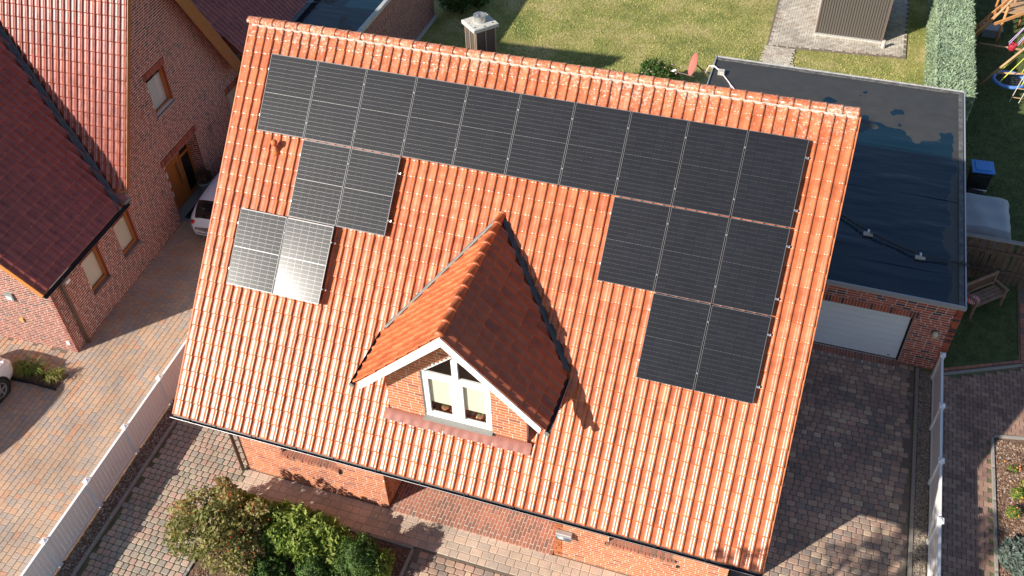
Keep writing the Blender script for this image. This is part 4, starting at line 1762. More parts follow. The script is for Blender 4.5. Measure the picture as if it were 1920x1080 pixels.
cab2 = thing('white_cable', (8.5, 13.3, GT), 'pinkish white pair of cables on the garage roof corner by the dish', 'cable')
for k, pts in enumerate(([(7.95, 13.62, GT - .25), (8.05, 13.66, GT + .03), (8.2, 13.66, GT + .06), (8.38, 13.5, GT + .04), (8.62, 13.2, GT), (8.88, 12.8, GT), (9.02, 12.45, GT), (9.08, 12.1, GT), (9.22, 11.7, GT), (9.4, 11.2, GT)],
                         [(8.10, 13.60, GT + .03), (8.25, 13.60, GT + .05), (8.42, 13.44, GT + .03), (8.66, 13.15, GT), (8.90, 12.75, GT), (9.10, 12.45, GT), (9.30, 12.15, GT), (9.6, 11.7, GT), (9.8, 11.2, GT)])):
    mb = MB()
    mb.tube(pts, .02, 6)
    put('cable', mb, mat('pink_white_cable', (.72, .60, .60), .5), cab2, smooth=True)
blk = thing('cable_block', (8.5, 13.35, GT - .03), 'small grey block holding the white cables by the dish', 'block')
mb = MB()
mb.box(8.40, 8.62, 13.22, 13.46, GT - .03, GT + .1, b=.015)
put('block', mb, M_CONC, blk)

# satellite dish
dish = thing('satellite_dish', (8.05, 13.5, 2.2), 'red satellite dish seen nearly edge-on at the garage corner', 'satellite dish')
dn = Vector((-.90, -.30, .30)).normalized()
Md = dn.to_track_quat('Z', 'Y').to_matrix().to_4x4()
dc = Vector((7.55, 13.75, 2.42))
Md = Matrix.Translation(dc) @ Md
mb = MB()
prof = [(.02, 0), (.14, .012), (.25, .038), (.36, .078), (.40, .098), (.402, .088), (.36, .066), (.25, .026), (.14, 0), (.02, -.012)]
v_, f_2 = [], []
mb.lathe(prof, Md, 28)
put('reflector', mb, mat('red_dish', (.45, .15, .12), .5, noise=.08), dish, smooth=True)
mb = MB()
mb.tube([dc + Vector((.06, 0, 0)), dc + Vector((.25, -.05, -.12)), (8.02, 13.62, 2.28), (8.14, 13.62, 2.28)], .022, 8)
put('mount', mb, M_BLACKM, dish)
tip = dc + dn * .72 + Vector((0, -.12, -.38))
mb = MB()
mb.tube([dc + Vector((.0, -.1, -.40)), tip], .016, 8)
put('arm', mb, M_ALU, dish)
mb = MB()
mb.tube([tip + Vector((-.05, 0, 0)), tip + Vector((.06, 0, .06))], .05, 10)
put('receiver', mb, M_ALU, dish)

# ------------------------------------------------------------------ neighbour house
nh = thing('neighbour_house', tuple(NA), 'brown brick neighbouring house with steep gable and dark glazed tile roofs', 'house')
nt_ = mixt([1.2, 2, 4, 4, 2])
GS0, GS1, GAP, GAZ = 3.69, 10.92, 7.29, 9.45
SL = 1.757
gl = lambda z: 4.10 + max(0, z - 2.66) / 1.745
gr_ = lambda z: 10.97 - max(0, z - 2.81) / 1.66
OPEN = [(1.40, 2.22, 1.02, 2.26, 'w'), (3.02, 3.84, 1.02, 2.26, 'w'), (6.40, 7.40, 3.84, 5.10, 'w'), (5.92, 7.92, 0.0, 2.28, 'd'), (10.15, 11.1, 1.25, 2.3, 'w')]


def iv_n(z):
    if z < 2.62:
        a, b = 0, 11.2
    else:
        a, b = gl(z), gr_(z)
    if b <= a:
        return []
    out = [(a, b)]
    for s0, s1, z0, z1, _ in OPEN:
        if z0 < z < z1:
            nw = []
            for p, q in out:
                if s1 <= p or s0 >= q:
                    nw.append((p, q))
                else:
                    if s0 > p:
                        nw.append((p, s0))
                    if s1 < q:
                        nw.append((s1, q))
            out = nw
    return out


nw = brick_wall(nh, 'gable_wall', M_GMORTAR, M_NBRICK, NA, NT, NN, iv_n, 0, 8.6, cap=230, tints=nt_, thick=.12, ch=.0775, joint=.018)
# wing gable end
WSL = 1.0
ng = brick_wall(nh, 'wing_gable_wall', M_MORTAR, M_NBRICK, NA, NN, -NT, lambda z: [(-9.0, -max(0, (z - 2.50) / WSL))] if z < 6 else [], 0, 6.0, cap=70, tints=nt_, thick=.12, ch=.0775, joint=.018)


def nbox(mb, s0, s1, r0, r1, z0, z1):
    M = Matrix(basis(NA, NT, -NN, (0, 0, 1)).tolist())
    return mb.box(s0, s1, r0, r1, z0, z1, M)


# windows, door
for q, (s0, s1, z0, z1, kd) in enumerate(OPEN):
    if kd == 'w':
        mb = MB()
        for a in ((s0, s0 + .07, z0, z1), (s1 - .07, s1, z0, z1), (s0 + .07, s1 - .07, z0, z0 + .07), (s0 + .07, s1 - .07, z1 - .07, z1)):
            nbox(mb, a[0], a[1], .10, .17, a[2], a[3])
        wo = put('window', mb, M_WOOD, nh)
        mb = MB()
        nbox(mb, s0 + .06, s1 - .06, .14, .146, z0 + .06, z1 - .06)
        put('pane', mb, M_GLASS, wo)
        mb = MB()
        nbox(mb, s0 + .05, s1 - .05, .19, .196, z0 + .05, z0 + (z1 - z0) * .80)
        put('blind', mb, M_BLINDN if q == 2 else M_BLIND, wo)
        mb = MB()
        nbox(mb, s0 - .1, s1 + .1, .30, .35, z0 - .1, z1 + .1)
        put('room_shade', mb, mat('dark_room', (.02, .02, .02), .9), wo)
        mb = MB()
        nbox(mb, s0 - .02, s1 + .02, -.05, .10, z0 - .05, z0 - .002)
        put('sill', mb, mat('brown_sill', (.22, .17, .15), .6) if q != 2 else M_SILL, wo)
        rowlock(nw, M_NBRICK, NA, NT, NN, s0 - .08, s1 + .08, z1 + .005, .2, .024, tints=nt_, cap=14)
        # brick reveals
        for sa in (s0 - .004, s1 - .008):
            mb = MB()
            nbox(mb, sa, sa + .012, .002, .12, z0, z1)
            put('reveal', mb, M_NBRICK, wo)
# entrance
s0, s1 = 5.92, 7.92
mb = MB()
nbox(mb, s0 + .02, s0 + 1.32, .42, .48, .06, 2.26)
nd_ = put('front_door', mb, M_WOOD, nh)
for k in range(4):
    mb = MB()
    nbox(mb, s0 + .30, s0 + .56, .412, .419, .62 + k * .38, .84 + k * .38)
    put('door_pane', mb, mat('frosted_pane', (.62, .66, .66), .25), nd_)
mb = MB()
nbox(mb, s0 + 1.05, s0 + 1.09, .36, .39, .75, 1.6)
put('door_handle', mb, M_STEEL, nd_)
mb = MB()
for a in ((s0 + 1.34, s0 + 1.42, .06, 2.26), (s1 - .10, s1 - .01, .06, 2.26), (s0 + 1.42, s1 - .1, .06, .16), (s0 + 1.42, s1 - .1, 2.18, 2.26), (s0 + 1.42, s1 - .1, 1.55, 1.64)):
    nbox(mb, a[0], a[1], .42, .48, a[2], a[3])
sw = put('side_window', mb, M_WOOD, nh)
mb = MB()
nbox(mb, s0 + 1.41, s1 - .09, .445, .45, .15, 2.2)
put('pane', mb, M_DARKGL, sw)
for sa, sg in ((s0, 1), (s1, -1)):
    u_ = -NN if sg > 0 else NN
    O_ = nb(sa, 0.0, 0) if sg > 0 else nb(sa, .5, 0)
    brick_wall(nh, 'reveal_wall', M_GMORTAR, M_NBRICK, O_, u_, NT * sg, lambda z: [(0.013, .5)] if sg > 0 else [(0, .487)], 0, 2.28, cap=0 if sg > 0 else 20, tints=nt_, thick=.1)
mb = MB()
nbox(mb, s0, s1, 0, .55, 2.28, 2.32)
put('recess_ceiling', mb, M_MORTAR, nh)
rowlock(nw, M_NBRICK, NA, NT, NN, s0 - .08, s1 + .08, 2.285, .22, .024, tints=nt_, cap=26)
mb = MB()
nbox(mb, s0 - .3, s1 + .3, .5, .56, 0, 2.5)
put('recess_back', mb, M_WOOD, nh)
mb = MB()
nbox(mb, s0 + .05, s1 - .05, -.55, .41, -.01, .05)
put('door_step', mb, M_SILL, nh)

# roofs: steep main roof
up60 = lambda sg: (NT * sg * (1 / math.hypot(1, SL)) + np.array([0, 0, SL / math.hypot(1, SL)]))
for sg in (1, -1):
    v_ = up60(sg)
    n_ = np.array([0, 0, 1 / math.hypot(1, SL)]) - NT * sg * (SL / math.hypot(1, SL))
    slen = (GAP - GS0) * math.hypot(1, SL)
    e_s = GAP - sg * (GAP - GS0)
    mb = MB()
    zz0 = GAZ - (GAP - GS0) * SL
    a = [nb(e_s, -.34, zz0), nb(e_s, 9.5, zz0), nb(GAP, 9.5, GAZ), nb(GAP, -.34, GAZ)]
    if sg < 0:
        a = a[::-1]
    a = [p - n_ * .02 for p in a]
    plate(mb, a[::-1], .14, n_)
    ro = put('main_roof', mb, M_NTILE, nh)
    if sg > 0:
        u_ = np.cross(v_, n_)
        ncol = 46
        tile_roof(ro, 'roof_tile', M_NTILE, nb(e_s, -.36, zz0) - u_ * (.2 * ncol), v_, n_, ncol, 21, .2, slen / 21, 150,
                  keep=lambda P: near_frame(P, 120), roll=.036, thick=.012)
    # barge board on the gable
    mb = MB()
    o1, o2 = nb(e_s, -.38, zz0 + .04), nb(GAP, -.38, GAZ + .04)
    dn_ = np.array([0, 0, 1.0])
    h = .14 if sg > 0 else .42
    poly = [o1, o2, o2 - n_ * h, o1 - n_ * h]
    if sg < 0:
        poly = poly[::-1]
    plate(mb, poly, .04, NN)
    put('barge_board', mb, M_BARGE, nh)
    if sg < 0:
        mb = MB()
        poly = [o1 + n_ * .012, nb(e_s, -.20, zz0 + .04) + n_ * .012, nb(GAP, -.20, GAZ + .04) + n_ * .012, o2 + n_ * .012]
        plate(mb, poly, .02, n_)
        put('verge_cap', mb, M_BARGEF, nh)
    mb = MB()
    q0, q1 = nb(e_s, -.33, zz0 - .1), nb(GAP, -.33, GAZ - .1)
    plate(mb, [q0, q1, q1 - NN * .35, q0 - NN * .35] if sg < 0 else [q0 - NN * .35, q1 - NN * .35, q1, q0], .02, -n_)
    put('soffit', mb, M_BARGE, nh)
items = []
for i in range(26):
    items.append((0, basis(nb(GAP, -.36 + i * .38, GAZ + .03), NT, -NN, (0, 0, 1)), random.random()))
field(nh, 'ridge_tile', M_NTILE, {0: half_round(.42, .13)}, items, 20, smooth=True)

# wings: slope facing the drive
WANG = math.atan(WSL)
wv = -NN * math.cos(WANG) + np.array([0, 0, math.sin(WANG)])
wn_ = NN * math.sin(WANG) + np.array([0, 0, math.cos(WANG)])
wu = np.cross(wv, wn_)
ZE, RE = 2.68, -.20


def wing(sa, sb, rows, ztop, ze__, re__, nmax, tw, tl, capn, keep, ext):
    mb = MB()
    p = [nb(sa, re__, ze__), nb(sb, re__, ze__), nb(sb, 4.6, ze__ + (4.6 - re__) * WSL), nb(sa, 4.6, ze__ + (4.6 - re__) * WSL)]
    plate(mb, [q - wn_ * .015 for q in p], .12, wn_)
    p = [nb(sa, 9.4, ze__), nb(sb, 9.4, ze__), nb(sb, 4.6, ze__ + (4.6 - re__) * WSL), nb(sa, 4.6, ze__ + (4.6 - re__) * WSL)]
    n2 = -NN * math.sin(WANG) + np.array([0, 0, math.cos(WANG)])
    plate(mb, [q - n2 * .015 for q in p[::-1]], .12, n2)
    x0, x1, r0 = ext                            # the part that runs on behind the steep gable
    p = [nb(x0, r0, ze__ + (r0 - re__) * WSL), nb(x1, r0, ze__ + (r0 - re__) * WSL), nb(x1, 4.6, ze__ + (4.6 - re__) * WSL), nb(x0, 4.6, ze__ + (4.6 - re__) * WSL)]
    plate(mb, [q - wn_ * .015 for q in p], .12, wn_)
    ro = put('wing_roof', mb, M_NTILE, nh)
    sa, sb = min(sa, x0), max(sb, x1)
    ncol = int((sb - sa) / tw)
    O = nb(sa, re__, ze__) if wu @ NT > 0 else nb(sb, re__, ze__)
    tile_roof(ro, 'roof_tile', M_NTILE, O, wv, wn_, ncol, rows, tw, tl, capn, keep=keep, roll=.055)
    return ro


valley_s = lambda P: ((np.array(P) - NA) @ NT)


def keep_front(P):
    s = valley_s(P)
    zmainr = (GAZ - (GAP - GS0) * SL) + (s - GS0) * SL
    r = -((np.array(P) - NA) @ NN)
    return P[2] > zmainr - .25 and near_frame(P, 120) and not (s > 3.8 and r < .25)


def keep_rear(P):
    s = valley_s(P)
    zm = GAZ - (s - GAP) * SL
    r = -((np.array(P) - NA) @ NN)
    return P[2] > zm - .3 and near_frame(P, 120) and not (s < 11.25 and r < .4)


wing(-.34, 3.85, 20, 0, ZE, RE, 0, .235, .345, 110, keep_front, (3.85, 7.6, .2))
rw = wing(11.2, 19.5, 21, 0, 3.0, -.62, 0, .2, .36, 40, keep_rear, (9.6, 11.2, .3))
# valley flashing between wing and main roof
mb = MB()
vv, ff = [], []
for i in range(26):
    r = RE - .05 + i * .2
    z = ZE + (r - RE) * WSL
    s = GS0 + (z - (GAZ - (GAP - GS0) * SL)) / SL
    p = nb(s, r, z) + np.array([0, 0, .06])
    w1 = random.uniform(.10, .16)
    vv += [tuple(p - NT * (.12 + w1 * .3) + wn_ * .02), tuple(p + np.array([0, 0, .015])), tuple(p + up60(1) * w1 * 1.3 + np.array([0, 0, .03]) - NT * .05)]
    if i:
        m0 = (i - 1) * 3
        ff += [(m0, m0 + 1, m0 + 4, m0 + 3), (m0 + 1, m0 + 2, m0 + 5, m0 + 4)]
mb.add(vv, ff)
o = put('valley_flashing', mb, M_SLATEFL, nh, smooth=True)
o.modifiers.new('s', 'SOLIDIFY').thickness = .006
# wing gutter, downpipe, barge board
mb = MB()
gutter(mb, nb(-.36, RE - .06, ZE - .05), nb(3.75, RE - .06, ZE - .05), tuple(NN), .06)
put('gutter', mb, M_BLACKM, nh)
mb = MB()
mb.tube([nb(3.55, RE - .04, ZE + .05), nb(3.78, RE - .12, ZE + .12)], .05, 8)
put('gutter_spout', mb, M_LEAD, nh)
mb = MB()
mb.tube([nb(.42, RE - .06, ZE - .1), nb(.42, -.09, ZE - .35), nb(.42, -.09, .02)], .048, 10)
put('downpipe', mb, mat('brown_downpipe', (.13, .075, .055), .5, noise=.2), nh, smooth=True)
mb = MB()
o1, o2 = nb(-.36, RE - .02, ZE + .0), nb(-.36, 4.6, ZE + (4.6 - RE) * WSL)
plate(mb, [o2, o1, o1 - wn_ * .16, o2 - wn_ * .16], .04, -NT)
put('barge_board', mb, M_BARGEF, nh)
mb = MB()
plate(mb, [o1 - wn_ * .13 + NT * .04, o1 - wn_ * .13 + NT * .35, o2 - wn_ * .13 + NT * .35, o2 - wn_ * .13 + NT * .04], .015, wn_)
put('soffit', mb, M_BARGEF, nh)
mb = MB()
plate(mb, [nb(-.34, RE, ZE - .11), nb(3.9, RE, ZE - .11), nb(3.9, .0, ZE - .1), nb(-.34, .0, ZE - .1)], .02, (0, 0, 1))
put('eave_board', mb, mat('grey_eave', (.2, .2, .21), .6), nh)
# lamps and plates on the walls
mb = MB()
M_ = Matrix(basis(nb(0, 1.42, 1.95), NN, -NT, (0, 0, 1)).tolist())
mb.box(-.13, .13, -.001, .06, -.13, .13, M_)
fl = put('flood_light', mb, mat('lamp_grey', (.25, .26, .25), .4), nh)
mb = MB()
mb.box(-.09, .09, .061, .07, -.10, .02, M_)
put('lamp_glass', mb, mat('lamp_pane', (.65, .66, .64), .3), fl)
mb = MB()
mb.box(-.06, .06, -.001, .05, -1.0, -.86, M_)
put('socket_cover', mb, mat('ochre_box', (.55, .33, .12), .6), nh)
mb = MB()
nbox(mb, .55, .72, -.14, -.001, 2.22, 2.32)
put('eave_lamp', mb, M_PAINT, nh)
for s in (5.5, 8.7):
    mb = MB()
    p = nb(s, -.06, 1.45 if s < 6 else 1.75)
    mb.tube([p, p + np.array([0, 0, .22])], .045, 10)
    put('wall_light', mb, M_STEEL, nh)
mb = MB()
mb.box(-.14, -.04, -.001, .02, -1.86 + .0, -1.72, Matrix(basis(nb(0, .0, 1.95), NN, -NT, (0, 0, 1)).tolist()) @ Matrix.Translation((-.1, 0, .2)))
put('number_plate', mb, M_PAINT, nh)

# annex with flat roof behind
ax = thing('flat_roof_annex', (-5.8, 14, 0), 'flat roofed brick annex behind the neighbouring house', 'annex')
AX1, AZ = -4.38, 2.8
mb = MB()
mb.box(-12, AX1 - .02, 8.6, 18.7, 2.6, AZ)
put('membrane_roof', mb, M_MEMB2, ax)
mb = MB()
mb.box(AX1 - .12, AX1 + .03, 8.58, 18.74, AZ - .08, AZ + .06)
put('roof_trim', mb, M_TRIM, ax)
brick_wall(ax, 'side_wall', M_GMORTAR, M_NBRICK, (AX1, 8.6, 0), (0, 1, 0), (1, 0, 0), lambda z: [(0, 10.1)], 0, AZ - .08, cap=200, tints=nt_, thick=.15)
mb = MB()
mb.box(AX1 + .0, AX1 + .12, 8.6, 18.7, -.05, .03)
put('plinth', mb, M_CONC, ax)
brick_wall(ax, 'end_wall', M_GMORTAR, M_NBRICK, (AX1 - .0, 18.7, 0), (-1, 0, 0), (0, 1, 0), lambda z: [(0.02, 7)], 0, AZ - .08, cap=0, tints=nt_, thick=.15)

# ------------------------------------------------------------------ white fences
def fence(label, posts, ztop, side, foot=0.0):
    """posts: list of (x, y); panels of upright boards between them"""
    root = thing('vinyl_fence', (*posts[0], 0), label, 'fence')
    for k, (x, y) in enumerate(posts):
        mb = MB()
        mb.box(x - .055, x + .055, y - .055, y + .055, 0, ztop + .03)
        po = put('post', mb, M_WHITE, root)
        mb = MB()
        mb.box(x - .075, x + .075, y - .075, y + .075, ztop + .03, ztop + .055)
        mb.add([(x - .06, y - .06, ztop + .055), (x + .06, y - .06, ztop + .055), (x + .06, y + .06, ztop + .055), (x - .06, y + .06, ztop + .055), (x, y, ztop + .095)],
               [(0, 1, 4), (1, 2, 4), (2, 3, 4), (3, 0, 4)])
        put('post_cap', mb, M_WHITE, po)
    for (x0, y0), (x1, y1) in zip(posts, posts[1:]):
        a, b = Vector((x0, y0, 0)), Vector((x1, y1, 0))
        d = (b - a).normalized()
        a, b = a + d * .056, b - d * .056
        L = (b - a).length
        for z0, z1 in ((.06, .13), (ztop - .08, ztop)):
            mb = MB()
            mb.beam(a + Vector((0, 0, (z0 + z1) / 2)), b + Vector((0, 0, (z0 + z1) / 2)), .06, z1 - z0)
            put('rail', mb, M_WHITE, root)
        nbd = round(L / .125)
        w = L / nbd
        for k in range(nbd):
            mb = MB()
            p, q = a + d * (k * w + .004), a + d * ((k + 1) * w - .004)
            mb.beam(p + Vector((0, 0, (.13 + ztop - .08) / 2)), q + Vector((0, 0, (.13 + ztop - .08) / 2)), .024, ztop - .08 - .13)
            put('board', mb, M_WHITE, root)


fence('white vinyl fence with capped posts between the two brick drives', [(fx(y), y) for y in (3.4, 1.72, .04, -1.64, -3.33, -5.02, -6.70, -8.39, -10.08)], 1.02, 1)
fence('white vinyl fence beside the garage drive and garden path', [(16.19, y) for y in (3.62, 1.82, .06, -1.68, -3.42, -5.16)], .93, 1)

# ------------------------------------------------------------------ cars
M_CARP = mat('white_car_paint', (.70, .70, .72), .35, coat=1.0, coatr=.05)
M_CARG = mat('car_glass', (.012, .012, .014), .04, spec=.7)
M_TYRE = mat('tyre_rubber', (.02, .02, .021), .8)
M_RIM = mat('alloy_rim', (.6, .6, .6), .3, metal=.9)
ST = [(0.0, .42, .66, .70, .66, .50), (.06, .30, .82, .92, .80, .66), (.30, .25, .93, 1.26, .87, .66), (.62, .22, .95, 1.45, .89, .62), (1.4, .2, .94, 1.52, .90, .62), (2.2, .2, .93, 1.49, .90, .62),
      (2.70, .2, .93, 1.27, .90, .66), (3.10, .2, .92, 1.02, .89, .74), (3.65, .2, .84, .92, .88, .74), (4.05, .24, .72, .80, .82, .66), (4.24, .34, .58, .62, .66, .48)]


def crom(p0, p1, p2, p3, t):
    return .5 * ((2 * p1) + (p2 - p0) * t + (2 * p0 - 5 * p1 + 4 * p2 - p3) * t * t + (3 * p1 - p0 - 3 * p2 + p3) * t ** 3)


def car(M, label, group):
    root = thing('car', (0, 0, 0), label, 'car', group, M=M)
    S = [np.array(s) for s in ST]
    secs = []
    for i in range(len(S) - 1):
        for k in range(4):
            secs.append(crom(S[max(i - 1, 0)], S[i], S[i + 1], S[min(i + 2, len(S) - 1)], k / 4))
    secs.append(S[-1])
    V, F, tag = [], [], []
    for x, zb, zm, zt, wb, wt in secs:
        half = [(0, zt + .012), (wt * .6, zt + .004), (wt * .93, zt - .03), (wt + (wb - wt) * .25, zt - (zt - zm) * .25 - .03), (wt + (wb - wt) * .62, zt - (zt - zm) * .65), (wb - .01, zm), (wb + .01, zm - .06), (wb + .015, (zm + zb) / 2), (wb - .005, zb + .1), (wb - .05, zb), (0, zb)]
        ringp = [(y, z) for y, z in half] + [(-y, z) for y, z in half[-2:0:-1]]
        V += [(x, y, z) for y, z in ringp]
    R = 20
    gls = {}
    for i in range(len(secs) - 1):
        x = (secs[i][0] + secs[i + 1][0]) / 2
        for k in range(R):
            F.append((i * R + k, i * R + (k + 1) % R, (i + 1) * R + (k + 1) % R, (i + 1) * R + k))
            kk = min(k, R - 1 - k)
            side = kk in (3, 4) and .5 < x < 2.75 and not (1.45 < x < 1.56)
            rear = kk in (0, 1) and .10 < x < .52
            front = kk in (0, 1) and 2.33 < x < 3.02
            if side or rear or front:
                q = [V[a] for a in F[-1]]
                c = np.mean(q, 0)
                n_ = np.cross(np.array(q[1]) - np.array(q[0]), np.array(q[3]) - np.array(q[0]))
                n_ = n_ / (np.linalg.norm(n_) + 1e-9)
                if n_ @ (c - np.array([c[0], 0, .6])) < 0:
                    n_ = -n_
                key = 'rear' if rear else 'front' if front else ('side', k < R / 2, x < 1.5)
                gls.setdefault(key, MB()).add([tuple(np.array(p) + n_ * .006) for p in q], [(0, 1, 2, 3)])
    F.append(tuple(range(R)))
    F.append(tuple(reversed(range((len(secs) - 1) * R, len(secs) * R))))
    b = MB()
    b.add(V, F)
    put('body', b, M_CARP, root, smooth=True, local=True)
    for gl in gls.values():
        put('window', gl, M_CARG, root, smooth=True, local=True)
    for x in (.78, 3.38):
        for s in (-1, 1):
            Mw = Matrix.Translation((x, s * .80, .33)) @ Matrix.Rotation(-s * math.pi / 2, 4, 'X')
            a = MB()
            a.lathe([(.395, .06), (.40, .112), (.34, .114)], Mw, 28)
            put('wheel_arch', a, M_BLACKM, root, local=True)
            t = MB()
            t.lathe([(.22, .01), (.30, .0), (.33, .03), (.33, .11), (.315, .135), (.23, .14), (.22, .12)], Mw, 28)
            w = put('wheel', t, M_TYRE, root, smooth=True, local=True)
            r = MB()
            r.lathe([(.225, .10), (.225, .138), (.20, .138), (.19, .11), (.05, .105)], Mw, 28)
            for k in range(5):
                Ms = Mw @ Matrix.Rotation(k * 2 * math.pi / 5, 4, 'Z')
                r.box(.03, .205, -.028, .028, .108, .137, Ms)
            r.lathe([(.055, .10), (.055, .142)], Mw, 14)
            put('rim', r, M_RIM, w, local=True)
    for s in (-1, 1):
        q = MB()
        Ml = Matrix.Translation((.10, s * .66, .84)) @ Matrix.Rotation(s * .55, 4, 'Z') @ Matrix.Rotation(-.1, 4, 'Y')
        q.box(-.055, .05, -.16, .13, -.07, .06, Ml, b=.02)
        put('tail_light', q, mat('red_lens', (.45, .012, .015), .15), root, local=True)
        q = MB()
        q.box(-.12, .12, -.14, .14, -.05, .05, Matrix.Translation((4.0, s * .60, .72)) @ Matrix.Rotation(-s * .5, 4, 'Z') @ Matrix.Rotation(.5, 4, 'Y'), b=.02)
        put('headlight', q, mat('clear_lens', (.7, .72, .74), .1), root, local=True)
        q = MB()
        q.box(2.45, 2.62, s * .90 - .02 + (s * .08), s * .90 + .02 + (s * .08), .94, 1.06, b=.015)
        q.box(2.50, 2.56, min(s * .86, s * .97), max(s * .86, s * .97), .95, .98)
        put('mirror', q, M_CARP, root, local=True)
        q = MB()
        q.box(1.42, 1.58, s * .918 - .012, s * .918 + .012, .80, .83)
        put('door_handle', q, M_RIM, root, local=True)
    q = MB()
    q.box(-.012, .03, -.26, .26, .46, .56)
    put('number_plate', q, M_PAINT, root, local=True)
    return root


car(Matrix.Translation((-8.74, -7.95, 0)) @ Matrix.Rotation(rad(91), 4, 'Z'), 'white car with alloy wheel parked beside the small grass bed', 'parked cars')
car(Matrix.Translation((-5.52, 2.75, 0)) @ Matrix.Rotation(rad(92.5), 4, 'Z'), 'white car with red tail light parked by the wooden front door', 'parked cars')

# ------------------------------------------------------------------ foliage helpers
def leafmat(name, a, b, c, rough=.55):
    ma = piece_mat(name, [(0, a), (.5, b), (1, c)], rough, spec=.35, bump=0, stain=.2, sscale=3)
    N, L = ma.node_tree.nodes, ma.node_tree.links
    P = N['Principled BSDF']
    tl = N.new('ShaderNodeBsdfTranslucent')
    L.new(P.inputs['Base Color'].links[0].from_socket, tl.inputs[0])
    mx = N.new('ShaderNodeMixShader')
    mx.inputs[0].default_value = .38
    L.new(P.outputs[0], mx.inputs[1])
    L.new(tl.outputs[0], mx.inputs[2])
    L.new(mx.outputs[0], N['Material Output'].inputs[0])
    return ma


def leaf_cloud(blobs, size, droop=.3, aspect=.5, outward=.6):
    """blobs: (centre, radii, count, tint mean); returns arrays of diamond leaves"""
    V, F, T = [], [], []
    k = 0
    for c, r, n, tm in blobs:
        c, r = np.array(c, float), np.array(r, float)
        d = rng.normal(size=(n, 3))
        d /= np.linalg.norm(d, axis=1)[:, None]
        rr = rng.uniform(.55, 1.0, n) ** .6
        lump = 1 + .16 * np.sin(d[:, 0] * 5 + c[0] * 3) * np.sin(d[:, 1] * 6 + c[1]) + .12 * np.sin(d[:, 2] * 9 + d[:, 0] * 7)
        p = c + d * r * (rr * lump)[:, None]
        nrm = d * outward + rng.normal(size=(n, 3)) * .6
        nrm /= np.linalg.norm(nrm, axis=1)[:, None]
        t = np.cross(nrm, rng.normal(size=(n, 3)))
        t /= np.linalg.norm(t, axis=1)[:, None] + 1e-9
        b = np.cross(nrm, t)
        s = size * rng.uniform(.6, 1.35, n)[:, None]
        q = np.stack([p - t * s, p + b * s * aspect + nrm * s * .15, p + t * s, p - b * s * aspect + nrm * s * .15], 1)
        keep = p[:, 2] > .02
        q = q[keep]
        m_ = len(q)
        V.append(q.reshape(-1, 3))
        F.append(np.arange(m_ * 4).reshape(-1, 4) + k)
        T.append(np.repeat(np.clip(tm + rng.normal(size=m_) * .22, 0, 1), 4))
        k += m_ * 4
    return np.concatenate(V), np.concatenate(F), np.concatenate(T)


def foliage(name, arrs, mat_, parent):
    V, F, T = arrs
    o = bpy.data.objects.new(name, mesh_from(name, V.tolist(), F.tolist(), T, mat_))
    col.objects.link(o)
    o.parent = parent
    if parent.name in ROOTS:
        o.matrix_parent_inverse = ROOTS[parent.name].inverted()
    return o


M_BARK = mat('shrub_bark', (.12, .085, .06), .9, noise=.3, nscale=20)


def shrub(kind, label, base, blobs, size, mat_, cat='shrub', stems=7, aspect=.5, outward=.6, group=None, core=None):
    root = thing(kind, (base[0], base[1], 0), label, cat, group)
    mb = MB()
    cs = [b[0] for b in blobs]
    for k in range(stems):
        c = Vector(random.choice(cs))
        a = Vector((base[0] + random.gauss(0, .06), base[1] + random.gauss(0, .06), -.02))
        e = c + Vector((random.gauss(0, .12), random.gauss(0, .12), random.uniform(0, .1)))
        mid = (a + e) / 2 + Vector((random.gauss(0, .07), random.gauss(0, .07), .05))
        mb.tube([a, mid, e], [.022, .016, .007], 6)
    put('stems', mb, M_BARK, root, smooth=True)
    if core:
        mb = MB()
        for c, r, n, tm in blobs:
            mb.lathe([(.05 * r[0], -r[2] * core), (r[0] * core * .8, -r[2] * core * .5), (r[0] * core, 0), (r[0] * core * .8, r[2] * core * .55), (.05 * r[0], r[2] * core)], Matrix.Translation(Vector(c)), 14)
        put('inner_twigs', mb, mat_, root)
    return root, foliage('foliage', leaf_cloud(blobs, size, aspect=aspect, outward=outward), mat_, root)


M_LBERRY = leafmat('berry_bush_leaf', (.12, .15, .035), (.27, .27, .08), (.42, .32, .14))
M_LGREEN = leafmat('bright_shrub_leaf', (.10, .17, .025), (.23, .31, .055), (.40, .44, .11))
M_LBOX = leafmat('box_ball_leaf', (.035, .085, .016), (.08, .15, .03), (.17, .24, .055))
M_LGREY = leafmat('grey_leaf', (.10, .14, .11), (.18, .23, .19), (.30, .34, .28), .8)
M_LYEL = leafmat('yellow_green_leaf', (.10, .13, .02), (.25, .25, .06), (.42, .36, .13))
M_RED = mat('red_berry', (.55, .06, .02), .35)
M_ORANGE = mat('orange_flower', (.85, .25, .015), .6)
M_PINK = mat('pink_flower', (.55, .30, .45), .6)


def specks(parent, name, pts, r, mat_):
    mb = MB()
    for p in pts:
        p = Vector(p)
        s = r * random.uniform(.7, 1.3)
        mb.add([p + Vector(q) * s for q in ((1, 0, 0), (0, 1, 0), (-1, 0, 0), (0, -1, 0), (0, 0, 1), (0, 0, -1))],
               [(0, 1, 4), (1, 2, 4), (2, 3, 4), (3, 0, 4), (1, 0, 5), (2, 1, 5), (3, 2, 5), (0, 3, 5)])
    o = put(name, mb, mat_, parent)
    o['kind'] = 'stuff'
    return o


